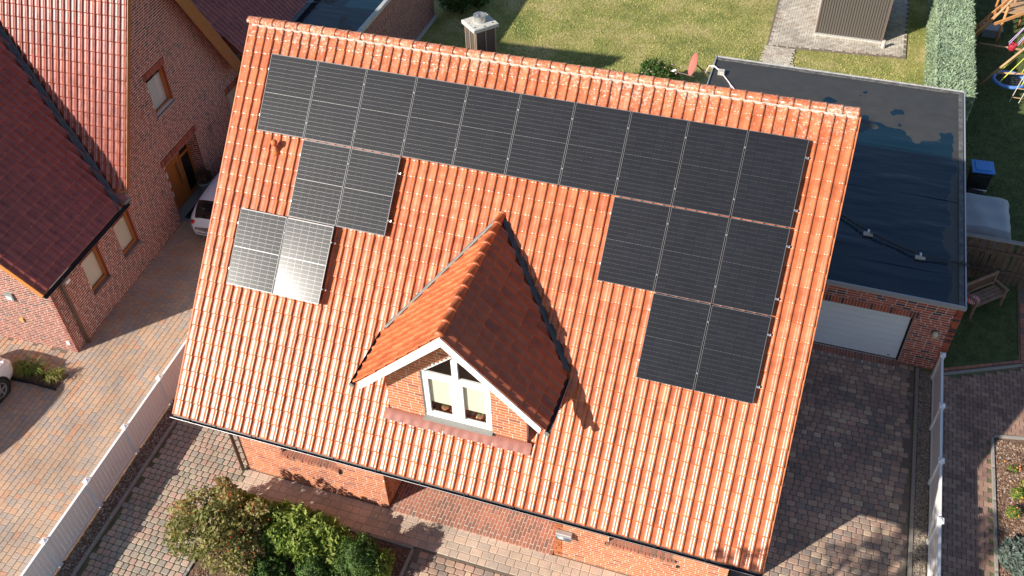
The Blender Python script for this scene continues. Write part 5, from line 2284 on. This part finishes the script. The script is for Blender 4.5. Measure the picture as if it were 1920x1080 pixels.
# berry bush on the left of the front bed
bl = [((-.35, -6.3, .75), (.48, .42, .42), 620, .6), ((.15, -6.0, .8), (.42, .36, .5), 620, .65), ((.35, -6.75, .95), (.55, .5, .6), 1000, .45), ((-.1, -7.2, .85), (.55, .5, .5), 800, .45), ((.9, -6.6, .8), (.5, .45, .5), 760, .6),
      ((.75, -7.3, .85), (.55, .5, .55), 800, .6), ((-.85, -6.5, .6), (.3, .28, .26), 240, .7), ((1.2, -7.2, .7), (.45, .45, .45), 560, .5), ((-.62, -6.95, .6), (.35, .28, .3), 260, .6), ((-.05, -5.75, .95), (.2, .2, .3), 150, .75),
      ((.5, -6.3, 1.4), (.25, .25, .3), 170, .7), ((-.4, -6.75, 1.2), (.25, .2, .25), 140, .75), ((1.15, -6.2, 1.15), (.25, .22, .3), 160, .7)]
rt, fo = shrub('berry_bush', 'loose olive brown bush with red berries leaning over the cobble drive', (.2, -6.7), bl, .058, M_LBERRY, stems=16, outward=.45)
specks(rt, 'berries', [(c[0] + random.gauss(0, r[0] * .55), c[1] + random.gauss(0, r[1] * .55), c[2] + r[2] * random.uniform(.3, .95)) for c, r, n, t in bl for k in range(16)], .018, M_RED)
# small bright shrub at the bed corner
shrub('green_shrub', 'small light green shrub at the bed corner behind the berry bush', (.45, -5.75), [((.35, -5.75, .40), (.33, .24, .34), 900, .75), ((.75, -5.78, .38), (.35, .24, .34), 900, .7)], .06, M_LGREEN, stems=6)
# wide bright shrubs
shrub('green_shrub', 'wide bright green leafy shrub between the berry bush and the clipped ball', (2.1, -6.0),
      [((1.55, -5.95, .55), (.42, .38, .42), 1500, .5), ((2.05, -5.98, .6), (.45, .4, .45), 1700, .62), ((2.55, -5.95, .55), (.45, .38, .42), 1600, .62), ((1.75, -6.45, .55), (.5, .4, .4), 1500, .4), ((2.35, -6.45, .55), (.5, .42, .42), 1500, .5), ((3.0, -6.1, .5), (.38, .36, .4), 1200, .55)], .065, M_LGREEN, stems=14)
shrub('green_shrub', 'low yellow green shrub squeezed between the two clipped balls', (3.2, -6.55), [((3.15, -6.5, .4), (.3, .3, .32), 800, .8), ((4.3, -6.35, .42), (.22, .42, .36), 800, .65)], .055, M_LGREEN, stems=5)
# clipped balls
shrub('box_ball', 'large dark green clipped box ball beside the forecourt', (3.78, -6.42), [((3.78, -6.42, .58), (.56, .56, .55), 6500, .5)], .035, M_LBOX, stems=4, outward=1.2, core=.82)
shrub('box_ball', 'small dark green clipped box ball in front of the wide green shrub', (2.85, -6.95), [((2.85, -6.95, .42), (.40, .40, .40), 3800, .5)], .033, M_LBOX, stems=4, outward=1.2, core=.82)
shrub('green_shrub', 'dark green leafy shrub low in the bed between berry bush and small ball', (1.95, -7.3), [((1.9, -7.3, .4), (.5, .4, .4), 2200, .35)], .05, M_LBOX, stems=6)


# strap-leaved tufts
def tuft(name, label, centres, mat_, n=60, L=.4, cat='plant', w=.012):
    root = thing(name, (centres[0][0], centres[0][1], 0), label, cat)
    mb = MB()
    for (x, y, z) in centres:
        for k in range(n):
            a = random.uniform(0, 6.28)
            l = L * random.uniform(.5, 1.1)
            o_ = Vector((x + random.gauss(0, .03), y + random.gauss(0, .03), z))
            d = Vector((math.cos(a), math.sin(a), 0))
            s = Vector((-d.y, d.x, 0)) * w
            p1 = o_ + d * l * .35 + Vector((0, 0, l * .65))
            p2 = o_ + d * l * .95 + Vector((0, 0, l * random.uniform(.3, .75)))
            mb.add([o_ - s, o_ + s, p1 + s, p1 - s, p2], [(0, 1, 2, 3), (3, 2, 4)], tint=random.random())
    put('leaves', mb, mat_, root)
    return root


# little bed by the neighbour's wing
sheet('grass_bed', [(-8.5, -3.86), (-6.72, -3.80), (-6.72, -3.30), (-8.5, -3.36)], .02, M_SOIL)
eg = MB()
eg.box(-8.4, -6.70, -3.90, -3.86, -.02, .10)
ed = put('bed_edging', eg, M_BLACKM)
ed['kind'] = 'structure'
tuft('ornamental_grass', 'dark green ornamental grass clump next to the white car bumper', [(-8.0, -3.55, .02), (-7.8, -3.6, .02), (-7.6, -3.52, .02)], M_LGREEN, 70, .5)
tuft('ornamental_grass', 'yellow green variegated grass tuft at the end of the small bed', [(-7.2, -3.6, .02), (-7.0, -3.62, .02), (-6.9, -3.5, .02)], M_LYEL, 55, .38)
# plants of the flower bed on the right
for k, (x, y, lab) in enumerate(((18.16, .28, 'green marigold with orange flowers beside the pale dry plant'), (18.05, -.30, 'green marigold with orange flowers nearest the grey-leaved plant'))):
    rt, fo = shrub('marigold', lab, (x, y), [((x, y, .12), (.16, .16, .13), 420, .5)], .035, M_LGREEN, 'flower', 3, .35)
    specks(rt, 'flowers', [(x + random.gauss(0, .1), y + random.gauss(0, .1), .24) for q in range(4)], .022, M_ORANGE)
rt, fo = shrub('marigold', 'sparse marigold with orange flowers near the path corner', (18.1, 1.05), [((18.1, 1.05, .08), (.14, .12, .08), 120, .4)], .03, M_LGREEN, 'flower', 3, .35)
specks(rt, 'flowers', [(18.1 + random.gauss(0, .1), 1.05 + random.gauss(0, .1), .16) for q in range(5)], .022, M_ORANGE)
shrub('flowering_plant', 'pale yellow leaved plant between the marigolds', (18.38, .62), [((18.4, .62, .14), (.16, .16, .14), 420, .8)], .045, M_LYEL, 'plant', 3)
shrub('flowering_plant', 'tall green plant at the end of the flower bed by the path', (18.45, 1.3), [((18.5, 1.3, .25), (.14, .22, .26), 500, .6)], .05, M_LGREEN, 'plant', 4)
rt, fo = shrub('grey_plant', 'grey leaved spreading plant in the bark mulch', (18.1, -1.65), [((18.1, -1.6, .18), (.42, .45, .2), 1500, .5), ((18.35, -1.25, .2), (.22, .22, .2), 500, .6)], .075, M_LGREY, 'plant', 6, .45)
# bush with pink blossoms by the dish
rt, fo = shrub('flowering_bush', 'round green bush with pale blossoms on the lawn next to the dish', (6.0, 15.3), [((6.0, 15.5, .62), (.78, .6, .6), 3000, .4), ((5.7, 15.6, .9), (.4, .35, .35), 900, .55)], .055, M_LBOX, 'bush', 8)
specks(rt, 'blossoms', [(6.0 + random.gauss(0, .32), 15.4 + random.gauss(0, .28), 1.08 + random.gauss(0, .12)) for q in range(30)], .03, M_PINK)
# dark trees by the annex
rt, fo = shrub('evergreen_bush', 'dark evergreen bush at the far corner of the annex wall', (-3.6, 19.4), [((-3.6, 19.4, .9), (.8, .7, .9), 2600, .2), ((-2.9, 20.0, .6), (.6, .5, .6), 1300, .25)], .07, M_LBOX, 'bush', 8)

# ------------------------------------------------------------------ hedge
M_LHEDGE = leafmat('hedge_spray', (.24, .34, .22), (.37, .48, .31), (.50, .58, .40), .7)
hd = thing('clipped_hedge', (16.2, 20, 0), 'tall clipped pale green conifer hedge beside the patio', 'hedge')
mb = MB()
HX0, HX1, HY0, HY1, HZ = 15.62, 16.92, 15.55, 31.0, 1.78
mb.box(HX0 + .12, HX1 - .12, HY0 + .12, HY1, -.02, HZ - .12, b=.05)
put('inner_twigs', mb, mat('hedge_core', (.045, .06, .03), .95), hd)
V, F, T = [], [], []
k = 0


def hedge_leaf(p, nrm, s, t):
    global k
    nrm = np.array(nrm, float) + rng.normal(size=3) * .35
    nrm /= np.linalg.norm(nrm)
    up = np.array([rng.normal() * .45, rng.normal() * .45 - .25, 1.0])
    tt = up - nrm * (up @ nrm) + rng.normal(size=3) * .25
    tt /= np.linalg.norm(tt)
    b = np.cross(nrm, tt)
    pp = np.array(p) + nrm * rng.uniform(-.05, .035)
    V.extend([tuple(pp - tt * s), tuple(pp + b * s * .45), tuple(pp + tt * s + nrm * s * .5), tuple(pp - b * s * .45)])
    F.append((k, k + 1, k + 2, k + 3))
    T.extend([t] * 4)
    k += 4


for q in range(15000):
    y = random.uniform(HY0, 27)
    hedge_leaf((random.uniform(HX0, HX1), y, HZ - .06 + .05 * math.sin(y * 3.1) * math.sin(y * 1.3)), (0, 0, 1), random.uniform(.05, .12), min(1, max(0, random.gauss(.6, .25))))
for q in range(15000):
    hedge_leaf((HX0 + .06, random.uniform(HY0, 27), random.uniform(0, HZ)), (-1, 0, 0), random.uniform(.05, .12), min(1, max(0, random.gauss(.6, .25))))
for q in range(5000):
    hedge_leaf((HX1 - .06, random.uniform(HY0, 25), random.uniform(.4, HZ)), (1, 0, 0), random.uniform(.05, .12), random.random())
for q in range(2600):
    hedge_leaf((random.uniform(HX0, HX1), HY0 + .06, random.uniform(0, HZ)), (0, -1, 0), random.uniform(.05, .11), random.random())
foliage('foliage', (np.array(V), np.array(F), np.array(T)), M_LHEDGE, hd)

# ------------------------------------------------------------------ shed
M_SHED = mat('brown_grey_sheet', (.125, .11, .095), .55, metal=.2, noise=.08)
sh = thing('metal_shed', (12.6, 22.5, 0), 'dark brown ribbed metal shed on a concrete slab', 'shed')
SX0, SX1, SY0, SY1, SZ = 11.30, 13.95, 21.55, 24.4, 2.35
mb = MB()
mb.box(SX0 - .03, SX1 + .05, SY0 - .10, SY1 + .1, -.04, .06)
put('slab', mb, M_CONC, sh)
mb = MB()
mb.box(SX0 + .03, SX1 - .03, SY0 + .03, SY1 - .03, .06, SZ)
bd = put('wall', mb, M_SHED, sh)
nrib = 26
for k in range(nrib):
    mb = MB()
    w = (SX1 - SX0) / nrib
    x = SX0 + k * w
    mb.add([(x + .012, SY0 + .029, .06), (x + .03, SY0, .06), (x + w - .03, SY0, .06), (x + w - .012, SY0 + .029, .06),
            (x + .012, SY0 + .029, SZ - .02), (x + .03, SY0, SZ - .02), (x + w - .03, SY0, SZ - .02), (x + w - .012, SY0 + .029, SZ - .02)],
           [(0, 1, 5, 4), (1, 2, 6, 5), (2, 3, 7, 6)])
    put('wall_rib', mb, M_SHED, bd)
for x in (SX0 - .005, SX1 - .045):
    mb = MB()
    mb.box(x, x + .05, SY0 - .012, SY0 + .05, .06, SZ)
    put('corner_trim', mb, mat('shed_trim', (.16, .11, .085), .5), sh)
mb = MB()
mb.box(SX0 - .1, SX1 + .1, SY0 - .1, SY1 + .1, SZ, SZ + .08)
put('roof', mb, M_SHED, sh)
st = thing('concrete_stub', (14.0, 21.15, 0), 'short pale concrete post at the shed corner', 'post')
mb = MB()
mb.tube([(14.0, 21.15, -.02), (14.0, 21.15, .30), (14.0, 21.15, .31)], [.085, .08, .05], 12)
put('post', mb, M_CONC, st, smooth=False)
mb = MB()
mb.tube([(14.0, 21.15, .31), (14.0, 21.15, .325)], .055, 12)
put('post_top', mb, M_CONC, st)

# ------------------------------------------------------------------ climbing frame
M_PINE = mat('pine_timber', (.42, .26, .135), .7, noise=.25, nscale=9)
M_ORW = mat('orange_pine', (.52, .24, .09), .65, noise=.2, nscale=9)
pf = thing('climbing_frame', (18.4, 21, 0), 'wooden climbing frame with ladder and swing beam behind the hedge', 'play frame')


def beams(name, lst, r, mat_, parent=pf):
    for a, b in lst:
        mb = MB()
        mb.tube([a, ((a[0] + b[0]) / 2, (a[1] + b[1]) / 2, (a[2] + b[2]) / 2), b], r, 10)
        put(name, mb, mat_, parent, smooth=True)


# swing A-frame legs, top beam and cross ties
beams('leg', [((17.55, 19.3, -.05), (19.2, 19.7, 2.3)), ((19.35, 21.7, -.05), (19.2, 19.7, 2.3)), ((17.3, 22.6, -.05), (18.75, 23.3, 2.3)), ((18.55, 24.8, -.05), (18.75, 23.3, 2.3))], .05, M_PINE)
beams('top_beam', [((19.35, 18.9, 2.33), (18.6, 24.3, 2.33))], .06, M_PINE)
beams('cross_tie', [((17.95, 19.4, .55), (19.6, 19.4, .75)), ((17.55, 21.9, .35), (19.6, 21.6, .45))], .04, M_PINE)
beams('platform_post', [((18.1, 24.3, -.05), (18.1, 24.3, 2.6)), ((19.2, 24.4, -.05), (19.2, 24.4, 2.6)), ((18.3, 22.95, -.05), (18.3, 22.95, 1.5)), ((19.3, 23.0, -.05), (19.3, 23.0, 2.2))], .05, M_ORW)
for k in range(7):
    mb = MB()
    mb.box(18.15, 19.4, 22.95 + k * .2, 23.13 + k * .2, 1.22, 1.25)
    put('deck_board', mb, M_PINE, pf)
for y in (22.30, 22.75):
    mb = MB()
    mb.beam((17.0, y, .0), (18.35, y + .9, 1.45), .04, .12)
    put('ladder_side', mb, M_ORW, pf)
for k in range(6):
    t = .1 + k * .15
    mb = MB()
    a = Vector((17.0 + 1.35 * t, 22.30 + .9 * t, 1.45 * t + .03))
    mb.beam(a, a + Vector((0, .45, 0)), .10, .025)
    put('ladder_step', mb, M_ORW, pf)
mb = MB()
mb.beam((17.9, 22.5, .9), (18.9, 22.85, 1.35), .05, .12)
mb2 = put('hand_rail', mb, M_ORW, pf)
# nest swing
ns = thing('nest_swing', (18.6, 19.9, .35), 'round blue nest swing hanging on yellow ropes', 'swing')
cx_n, cy_n, cz_n, rn = 18.55, 19.35, .38, .55
mb = MB()
ringpts = [(cx_n + rn * math.cos(a), cy_n + rn * math.sin(a) * 1.0, cz_n) for a in np.linspace(0, 2 * math.pi, 33)]
mb.tube(ringpts, .065, 10, caps=False)
put('ring', mb, mat('blue_ring', (.10, .24, .62), .5), ns, smooth=True)
mb = MB()
for q in np.linspace(-.42, .42, 7):
    hh = math.sqrt(rn * rn - q * q)
    mb.tube([(cx_n - hh, cy_n + q, cz_n), (cx_n, cy_n + q, cz_n - .06), (cx_n + hh, cy_n + q, cz_n)], .012, 5)
    mb.tube([(cx_n + q, cy_n - hh, cz_n), (cx_n + q, cy_n, cz_n - .06), (cx_n + q, cy_n + hh, cz_n)], .012, 5)
put('net', mb, mat('dark_net', (.02, .025, .04), .8), ns)
for a in (.8, 2.4, 3.9, 5.5):
    mb = MB()
    mb.tube([(cx_n + rn * math.cos(a), cy_n + rn * math.sin(a), cz_n), (19.28 + .05 * math.cos(a), 19.5 + .15 * math.sin(a), 2.28)], .016, 6)
    put('rope', mb, mat('yellow_rope', (.62, .66, .08), .7), ns)
rs = thing('toddler_swing', (18.55, 21.3, .8), 'red bucket seat swing on purple ropes', 'swing')
mb = MB()
cxr, cyr, czr = 18.55, 20.9, .75
mb.lathe([(.09, 0), (.13, .05), (.15, .26), (.13, .28), (.12, .08), (.07, .04)], Matrix.Translation((cxr, cyr, czr)), 14)
put('seat', mb, mat('red_plastic', (.38, .03, .045), .4), rs, smooth=True)
for dx, dy in ((-.16, -.08), (.16, -.08), (-.16, .08), (.16, .08)):
    mb = MB()
    mb.tube([(cxr + dx, cyr + dy, czr + .28), (19.08 + dx * .6, 20.95, 2.28)], .014, 6)
    put('rope', mb, mat('purple_rope', (.50, .38, .58), .7), rs)
rl = thing('rope_ladder', (19.0, 18.6, 0), 'wooden rung rope ladder hanging by the nest swing', 'rope ladder')
for dx in (0, .32):
    mb = MB()
    mb.tube([(18.62 + dx, 18.35, .05), (19.1 + dx, 19.0, 2.25)], .013, 6)
    put('rope', mb, mat('pale_rope', (.6, .56, .45), .8), rl)
for k in range(6):
    t = .08 + k * .15
    mb = MB()
    p = Vector((18.62 + .48 * t, 18.35 + .65 * t, .05 + 2.2 * t))
    mb.tube([p, p + Vector((.32, 0, 0))], .02, 8)
    put('rung', mb, M_PINE, rl)
bx_ = thing('garden_box', (17.9, 23.4, 0), 'grey low storage box on the grass under the ladder', 'box')
mb = MB()
mb.box(17.75, 18.45, 23.2, 23.75, -.05, .28, b=.02)
put('box_body', mb, mat('grey_plastic', (.16, .18, .21), .5), bx_)
mb = MB()
mb.box(17.72, 18.48, 23.17, 23.78, .281, .33, b=.015)
put('box_lid', mb, mat('grey_lid', (.26, .29, .33), .45), bx_)

# ------------------------------------------------------------------ bin, covered pile, wooden fence, bench, ball
bn = thing('wheelie_bin', (17.3, 12.5, 0), 'black wheelie bin with bright blue lid on the shaded grass', 'bin')
M_BIN = mat('black_bin', (.018, .019, .021), .5)
mb = MB()
Mb_ = Matrix.Translation((17.32, 12.45, 0)) @ Matrix.Rotation(rad(4), 4, 'Z')
b0, b1 = .24, .30
mb.add([(-b0, -b0, -.02), (b0, -b0, -.02), (b0, b0, -.02), (-b0, b0, -.02), (-b1, -b1, .98), (b1, -b1, .98), (b1, b1, .98), (-b1, b1, .98)],
       [(0, 3, 2, 1), (4, 5, 6, 7), (0, 1, 5, 4), (1, 2, 6, 5), (2, 3, 7, 6), (3, 0, 4, 7)], Mb_)
put('bin_body', mb, M_BIN, bn)
mb = MB()
mb.box(-.35, .35, -.33, .36, .99, 1.05, Mb_, b=.02)
mb.box(-.24, .24, -.22, .26, 1.05, 1.075, Mb_, b=.012)
put('bin_lid', mb, mat('blue_lid', (.03, .22, .62), .35), bn)
mb = MB()
mb.tube([Mb_ @ Vector((-.2, -.30, .93)), Mb_ @ Vector((-.2, -.40, .95)), Mb_ @ Vector((.2, -.40, .95)), Mb_ @ Vector((.2, -.30, .93))], .018, 8)
put('bin_handle', mb, M_BIN, bn)
for s in (-1, 1):
    mb = MB()
    mb.lathe([(.10, 0), (.10, .05)], Mb_ @ Matrix.Translation((s * .25, -.25, .08)) @ Matrix.Rotation(math.pi / 2, 4, 'Y'), 16)
    put('bin_wheel', mb, M_TYRE, bn)
hw = thing('hand_cart', (17.25, 11.75, 0), 'black metal cart with chromed handle between the bin and the tarpaulin', 'cart')
mb = MB()
mb.box(17.0, 17.5, 11.5, 11.95, .12, .55, b=.03)
put('tray', mb, M_BIN, hw)
mb = MB()
mb.tube([(17.1, 11.5, .5), (17.08, 11.42, .85), (17.45, 11.42, .85), (17.42, 11.5, .5)], .016, 8)
put('handle', mb, M_STEEL, hw, smooth=True)
for s in (17.0, 17.5):
    mb = MB()
    mb.lathe([(.13, -.02), (.13, .02)], Matrix.Translation((s, 11.7, .08)) @ Matrix.Rotation(math.pi / 2, 4, 'Y'), 16)
    put('cart_wheel', mb, M_TYRE, hw)

tp = thing('covered_pile', (17.3, 10.2, 0), 'grey tarpaulin covered pile against the garage wall', 'tarpaulin')
mb = MB()
nxx, nyy = 18, 20
vv, ff = [], []
for i in range(nxx + 1):
    for j in range(nyy + 1):
        a, b = i / nxx, j / nyy
        x, y = 16.40 + 1.95 * a, 9.15 + 2.1 * b
        z = .92 + .05 * math.sin(a * 3) - .03 * b
        if a > .80:
            t = (a - .80) / .2
            z -= .86 * t ** 2 * (1.0 + .05 * math.sin(b * 20))
            x = 16.40 + 1.95 * (.80 + .2 * t ** .6 * .75) + .03 * math.sin(b * 23) * t
        if b < .08:
            z -= .8 * (1 - b / .08)
            y += .05 + .02 * math.sin(a * 25)
        if b > .94:
            z -= .5 * (b - .94) / .06
        z += .012 * math.sin(a * 14 + b * 5) + .01 * math.sin(b * 17)
        vv.append((x, y, max(z, .0)))
for i in range(nxx):
    for j in range(nyy):
        p = i * (nyy + 1) + j
        ff.append((p, p + nyy + 1, p + nyy + 2, p + 1))
mb.add(vv, ff)
o = put('tarpaulin', mb, mat('grey_tarpaulin', (.30, .33, .36), .55, noise=.06, nscale=4), tp, smooth=True)
mb = MB()
mb.box(16.5, 17.85, 9.4, 11.0, -.05, .78)
put('pile', mb, M_PINE, tp)

wfc = thing('wooden_fence', (17.5, 8.1, 0), 'weathered brown plank fence behind the garden bench', 'fence')
M_OLDW = mat('weathered_plank', (.13, .085, .06), .85, noise=.45, nscale=7, bump=.4)
x = 16.45
k = 0
while x < 20.2:
    w = .145
    mb = MB()
    yy = 8.12 + (.02 if k % 2 else 0) - max(0, (x - 18.2)) * .35
    Mx = Matrix.Translation((x, yy, 0)) @ Matrix.Rotation(rad(random.gauss(2, 1.2)), 4, 'Y')
    mb.box(.004, w - .004, 0, .02, -.04, 1.5 + random.gauss(0, .015), Mx)
    put('plank', mb, M_OLDW, wfc)
    x += w
    k += 1
for z in (.45, 1.15):
    mb = MB()
    mb.beam((16.45, 8.09, z), (18.3, 8.09, z), .05, .08)
    mb.beam((18.3, 8.09, z), (20.2, 7.44, z), .05, .08)
    put('rail', mb, M_OLDW, wfc)
mb = MB()
mb.beam((16.45, 8.14, 1.56), (18.3, 8.14, 1.56), .14, .04)
mb.beam((18.3, 8.14, 1.56), (20.2, 7.46, 1.56), .14, .04)
put('top_rail', mb, mat('grey_top_rail', (.24, .22, .21), .8, noise=.2), wfc)
for xx in (16.5, 18.3):
    mb = MB()
    mb.box(xx - .045, xx + .045, 8.15, 8.24, -.04, 1.6)
    put('post', mb, M_OLDW, wfc)

bench_o = np.array([17.42, 6.93, 0])
bd_ = np.array([.728, .686, 0])            # along the seat
bf_ = np.array([.686, -.728, 0])           # facing
bnch = thing('garden_bench', tuple(bench_o), 'old wooden garden bench standing askew beside the garage wall', 'bench')
Mbn = Matrix(basis(bench_o, bd_, -bf_, (0, 0, 1)).tolist())
M_BW = mat('bench_wood', (.26, .155, .105), .75, noise=.4, nscale=8)
for k in range(4):
    mb = MB()
    mb.box(-.62, .62, -.27 + k * .12, -.27 + k * .12 + .1, .40, .43, Mbn)
    put('seat_slat', mb, M_BW, bnch)
for k, (z0, z1) in enumerate(((.48, .55), (.83, .92))):
    mb = MB()
    mb.box(-.62, .62, .22, .26, z0, z1, Mbn)
    put('back_rail', mb, M_BW, bnch)
mb = MB()
mb.box(-.56, .56, .235, .245, .55, .83, Mbn)
put('back_panel', mb, mat('bench_panel', (.10, .05, .035), .7), bnch)
for s in (-.60, .54):
    mb = MB()
    mb.box(s, s + .06, -.27, -.21, -.05, .60, Mbn)
    put('leg', mb, M_BW, bnch)
    mb = MB()
    mb.box(s, s + .06, .215, .275, -.05, .93, Mbn)
    put('leg', mb, M_BW, bnch)
    mb = MB()
    mb.box(s - .01, s + .07, -.29, .27, .60, .635, Mbn)
    put('armrest', mb, M_BW, bnch)
stripe = bpy.data.materials.new('red_white_stripes')
stripe.use_nodes = True
sn, sk = stripe.node_tree.nodes, stripe.node_tree.links
wv_ = sn.new('ShaderNodeTexWave')
wv_.inputs['Scale'].default_value = 7
g_ = sn.new('ShaderNodeNewGeometry')
sk.new(g_.outputs['Position'], wv_.inputs['Vector'])
rp = sn.new('ShaderNodeValToRGB')
rp.color_ramp.interpolation = 'CONSTANT'
rp.color_ramp.elements[0].color = (.62, .05, .06, 1)
rp.color_ramp.elements[1].position = .6
rp.color_ramp.elements[1].color = (.75, .5, .5, 1)
sk.new(wv_.outputs['Color'], rp.inputs[0])
sk.new(rp.outputs[0], sn['Principled BSDF'].inputs['Base Color'])
bc = thing('striped_cushion', (17.02, 6.62, .43), 'red and white striped round cushion on the bench end', 'cushion')
mb = MB()
pc = Matrix(basis(bench_o - bd_ * .50 + bf_ * .05 + np.array([0, 0, .44]), bd_, -bf_, (0, 0, 1)).tolist())
mb.lathe([(.02, 0), (.14, .01), (.20, .06), (.20, .10), (.14, .15), (.02, .16)], pc, 18)
put('cushion', mb, stripe, bc, smooth=True)
mb = MB()
mb.lathe([(.025, .158), (.02, .168)], pc, 10)
put('button', mb, M_PAINT, bc)

# planter and mat by the neighbour's door
pl = thing('planter', tuple(nb(7.65, .05, 0)), 'grey green pot with a dry round plant by the wooden door', 'planter')
p0 = nb(7.62, -.02, 0)
mb = MB()
mb.lathe([(.16, .05), (.22, .45), (.25, .45), (.25, .5), (.20, .48)], Matrix.Translation(Vector(p0)), 18)
put('pot', mb, mat('grey_green_pot', (.33, .38, .37), .6), pl, smooth=True)
foliage('plant', leaf_cloud([(p0 + np.array([0, 0, .66]), (.27, .27, .24), 1200, .4)], .035), leafmat('dry_leaf', (.10, .06, .035), (.18, .11, .06), (.28, .2, .12)), pl)
dmt = thing('doormat', tuple(nb(6.7, -.25, .05)), 'black doormat on the step of the wooden door', 'doormat')
mb = MB()
nbox(mb, 6.15, 7.15, -.50, .02, .052, .07)
put('mat', mb, mat('black_mat', (.012, .012, .012), .95), dmt)
mb = MB()
for a in ((6.13, 6.149, -.52, .04), (7.151, 7.17, -.52, .04)):
    nbox(mb, a[0], a[1], a[2], a[3], .052, .068)
put('edge', mb, M_TYRE, dmt)

# tree in front of the forecourt: its thin crown dapples the roof corner and the drive
tr = thing('garden_tree', (6.3, -13.0, 0), 'thin garden tree in front of the forecourt with airy crown', 'tree')
mb = MB()
mb.tube([(6.3, -13.0, -.05), (6.25, -13.02, 2.5), (6.35, -12.95, 5), (6.4, -12.9, 7.2), (6.45, -12.85, 8.4)], [.14, .11, .085, .055, .02], 10)
for e in ((7.2, -12.7, 8.6), (5.7, -13.0, 7.8), (6.7, -13.4, 8.3), (6.0, -12.5, 8.7), (7.0, -13.1, 7.4)):
    mb.tube([(6.37, -12.94, 5.8), ((6.37 + e[0]) / 2, (-12.94 + e[1]) / 2, e[2] - .7), e], [.05, .035, .012], 7)
put('trunk', mb, M_BARK, tr, smooth=True)
foliage('crown', leaf_cloud([((6.3, -12.75, 8.5), (.8, .6, .7), 420, .5), ((7.25, -12.7, 8.5), (.7, .55, .6), 360, .5), ((5.7, -13.0, 7.6), (.7, .6, .6), 330, .5), ((6.9, -13.1, 7.2), (.6, .6, .5), 240, .5)], .10), M_LGREEN, tr)
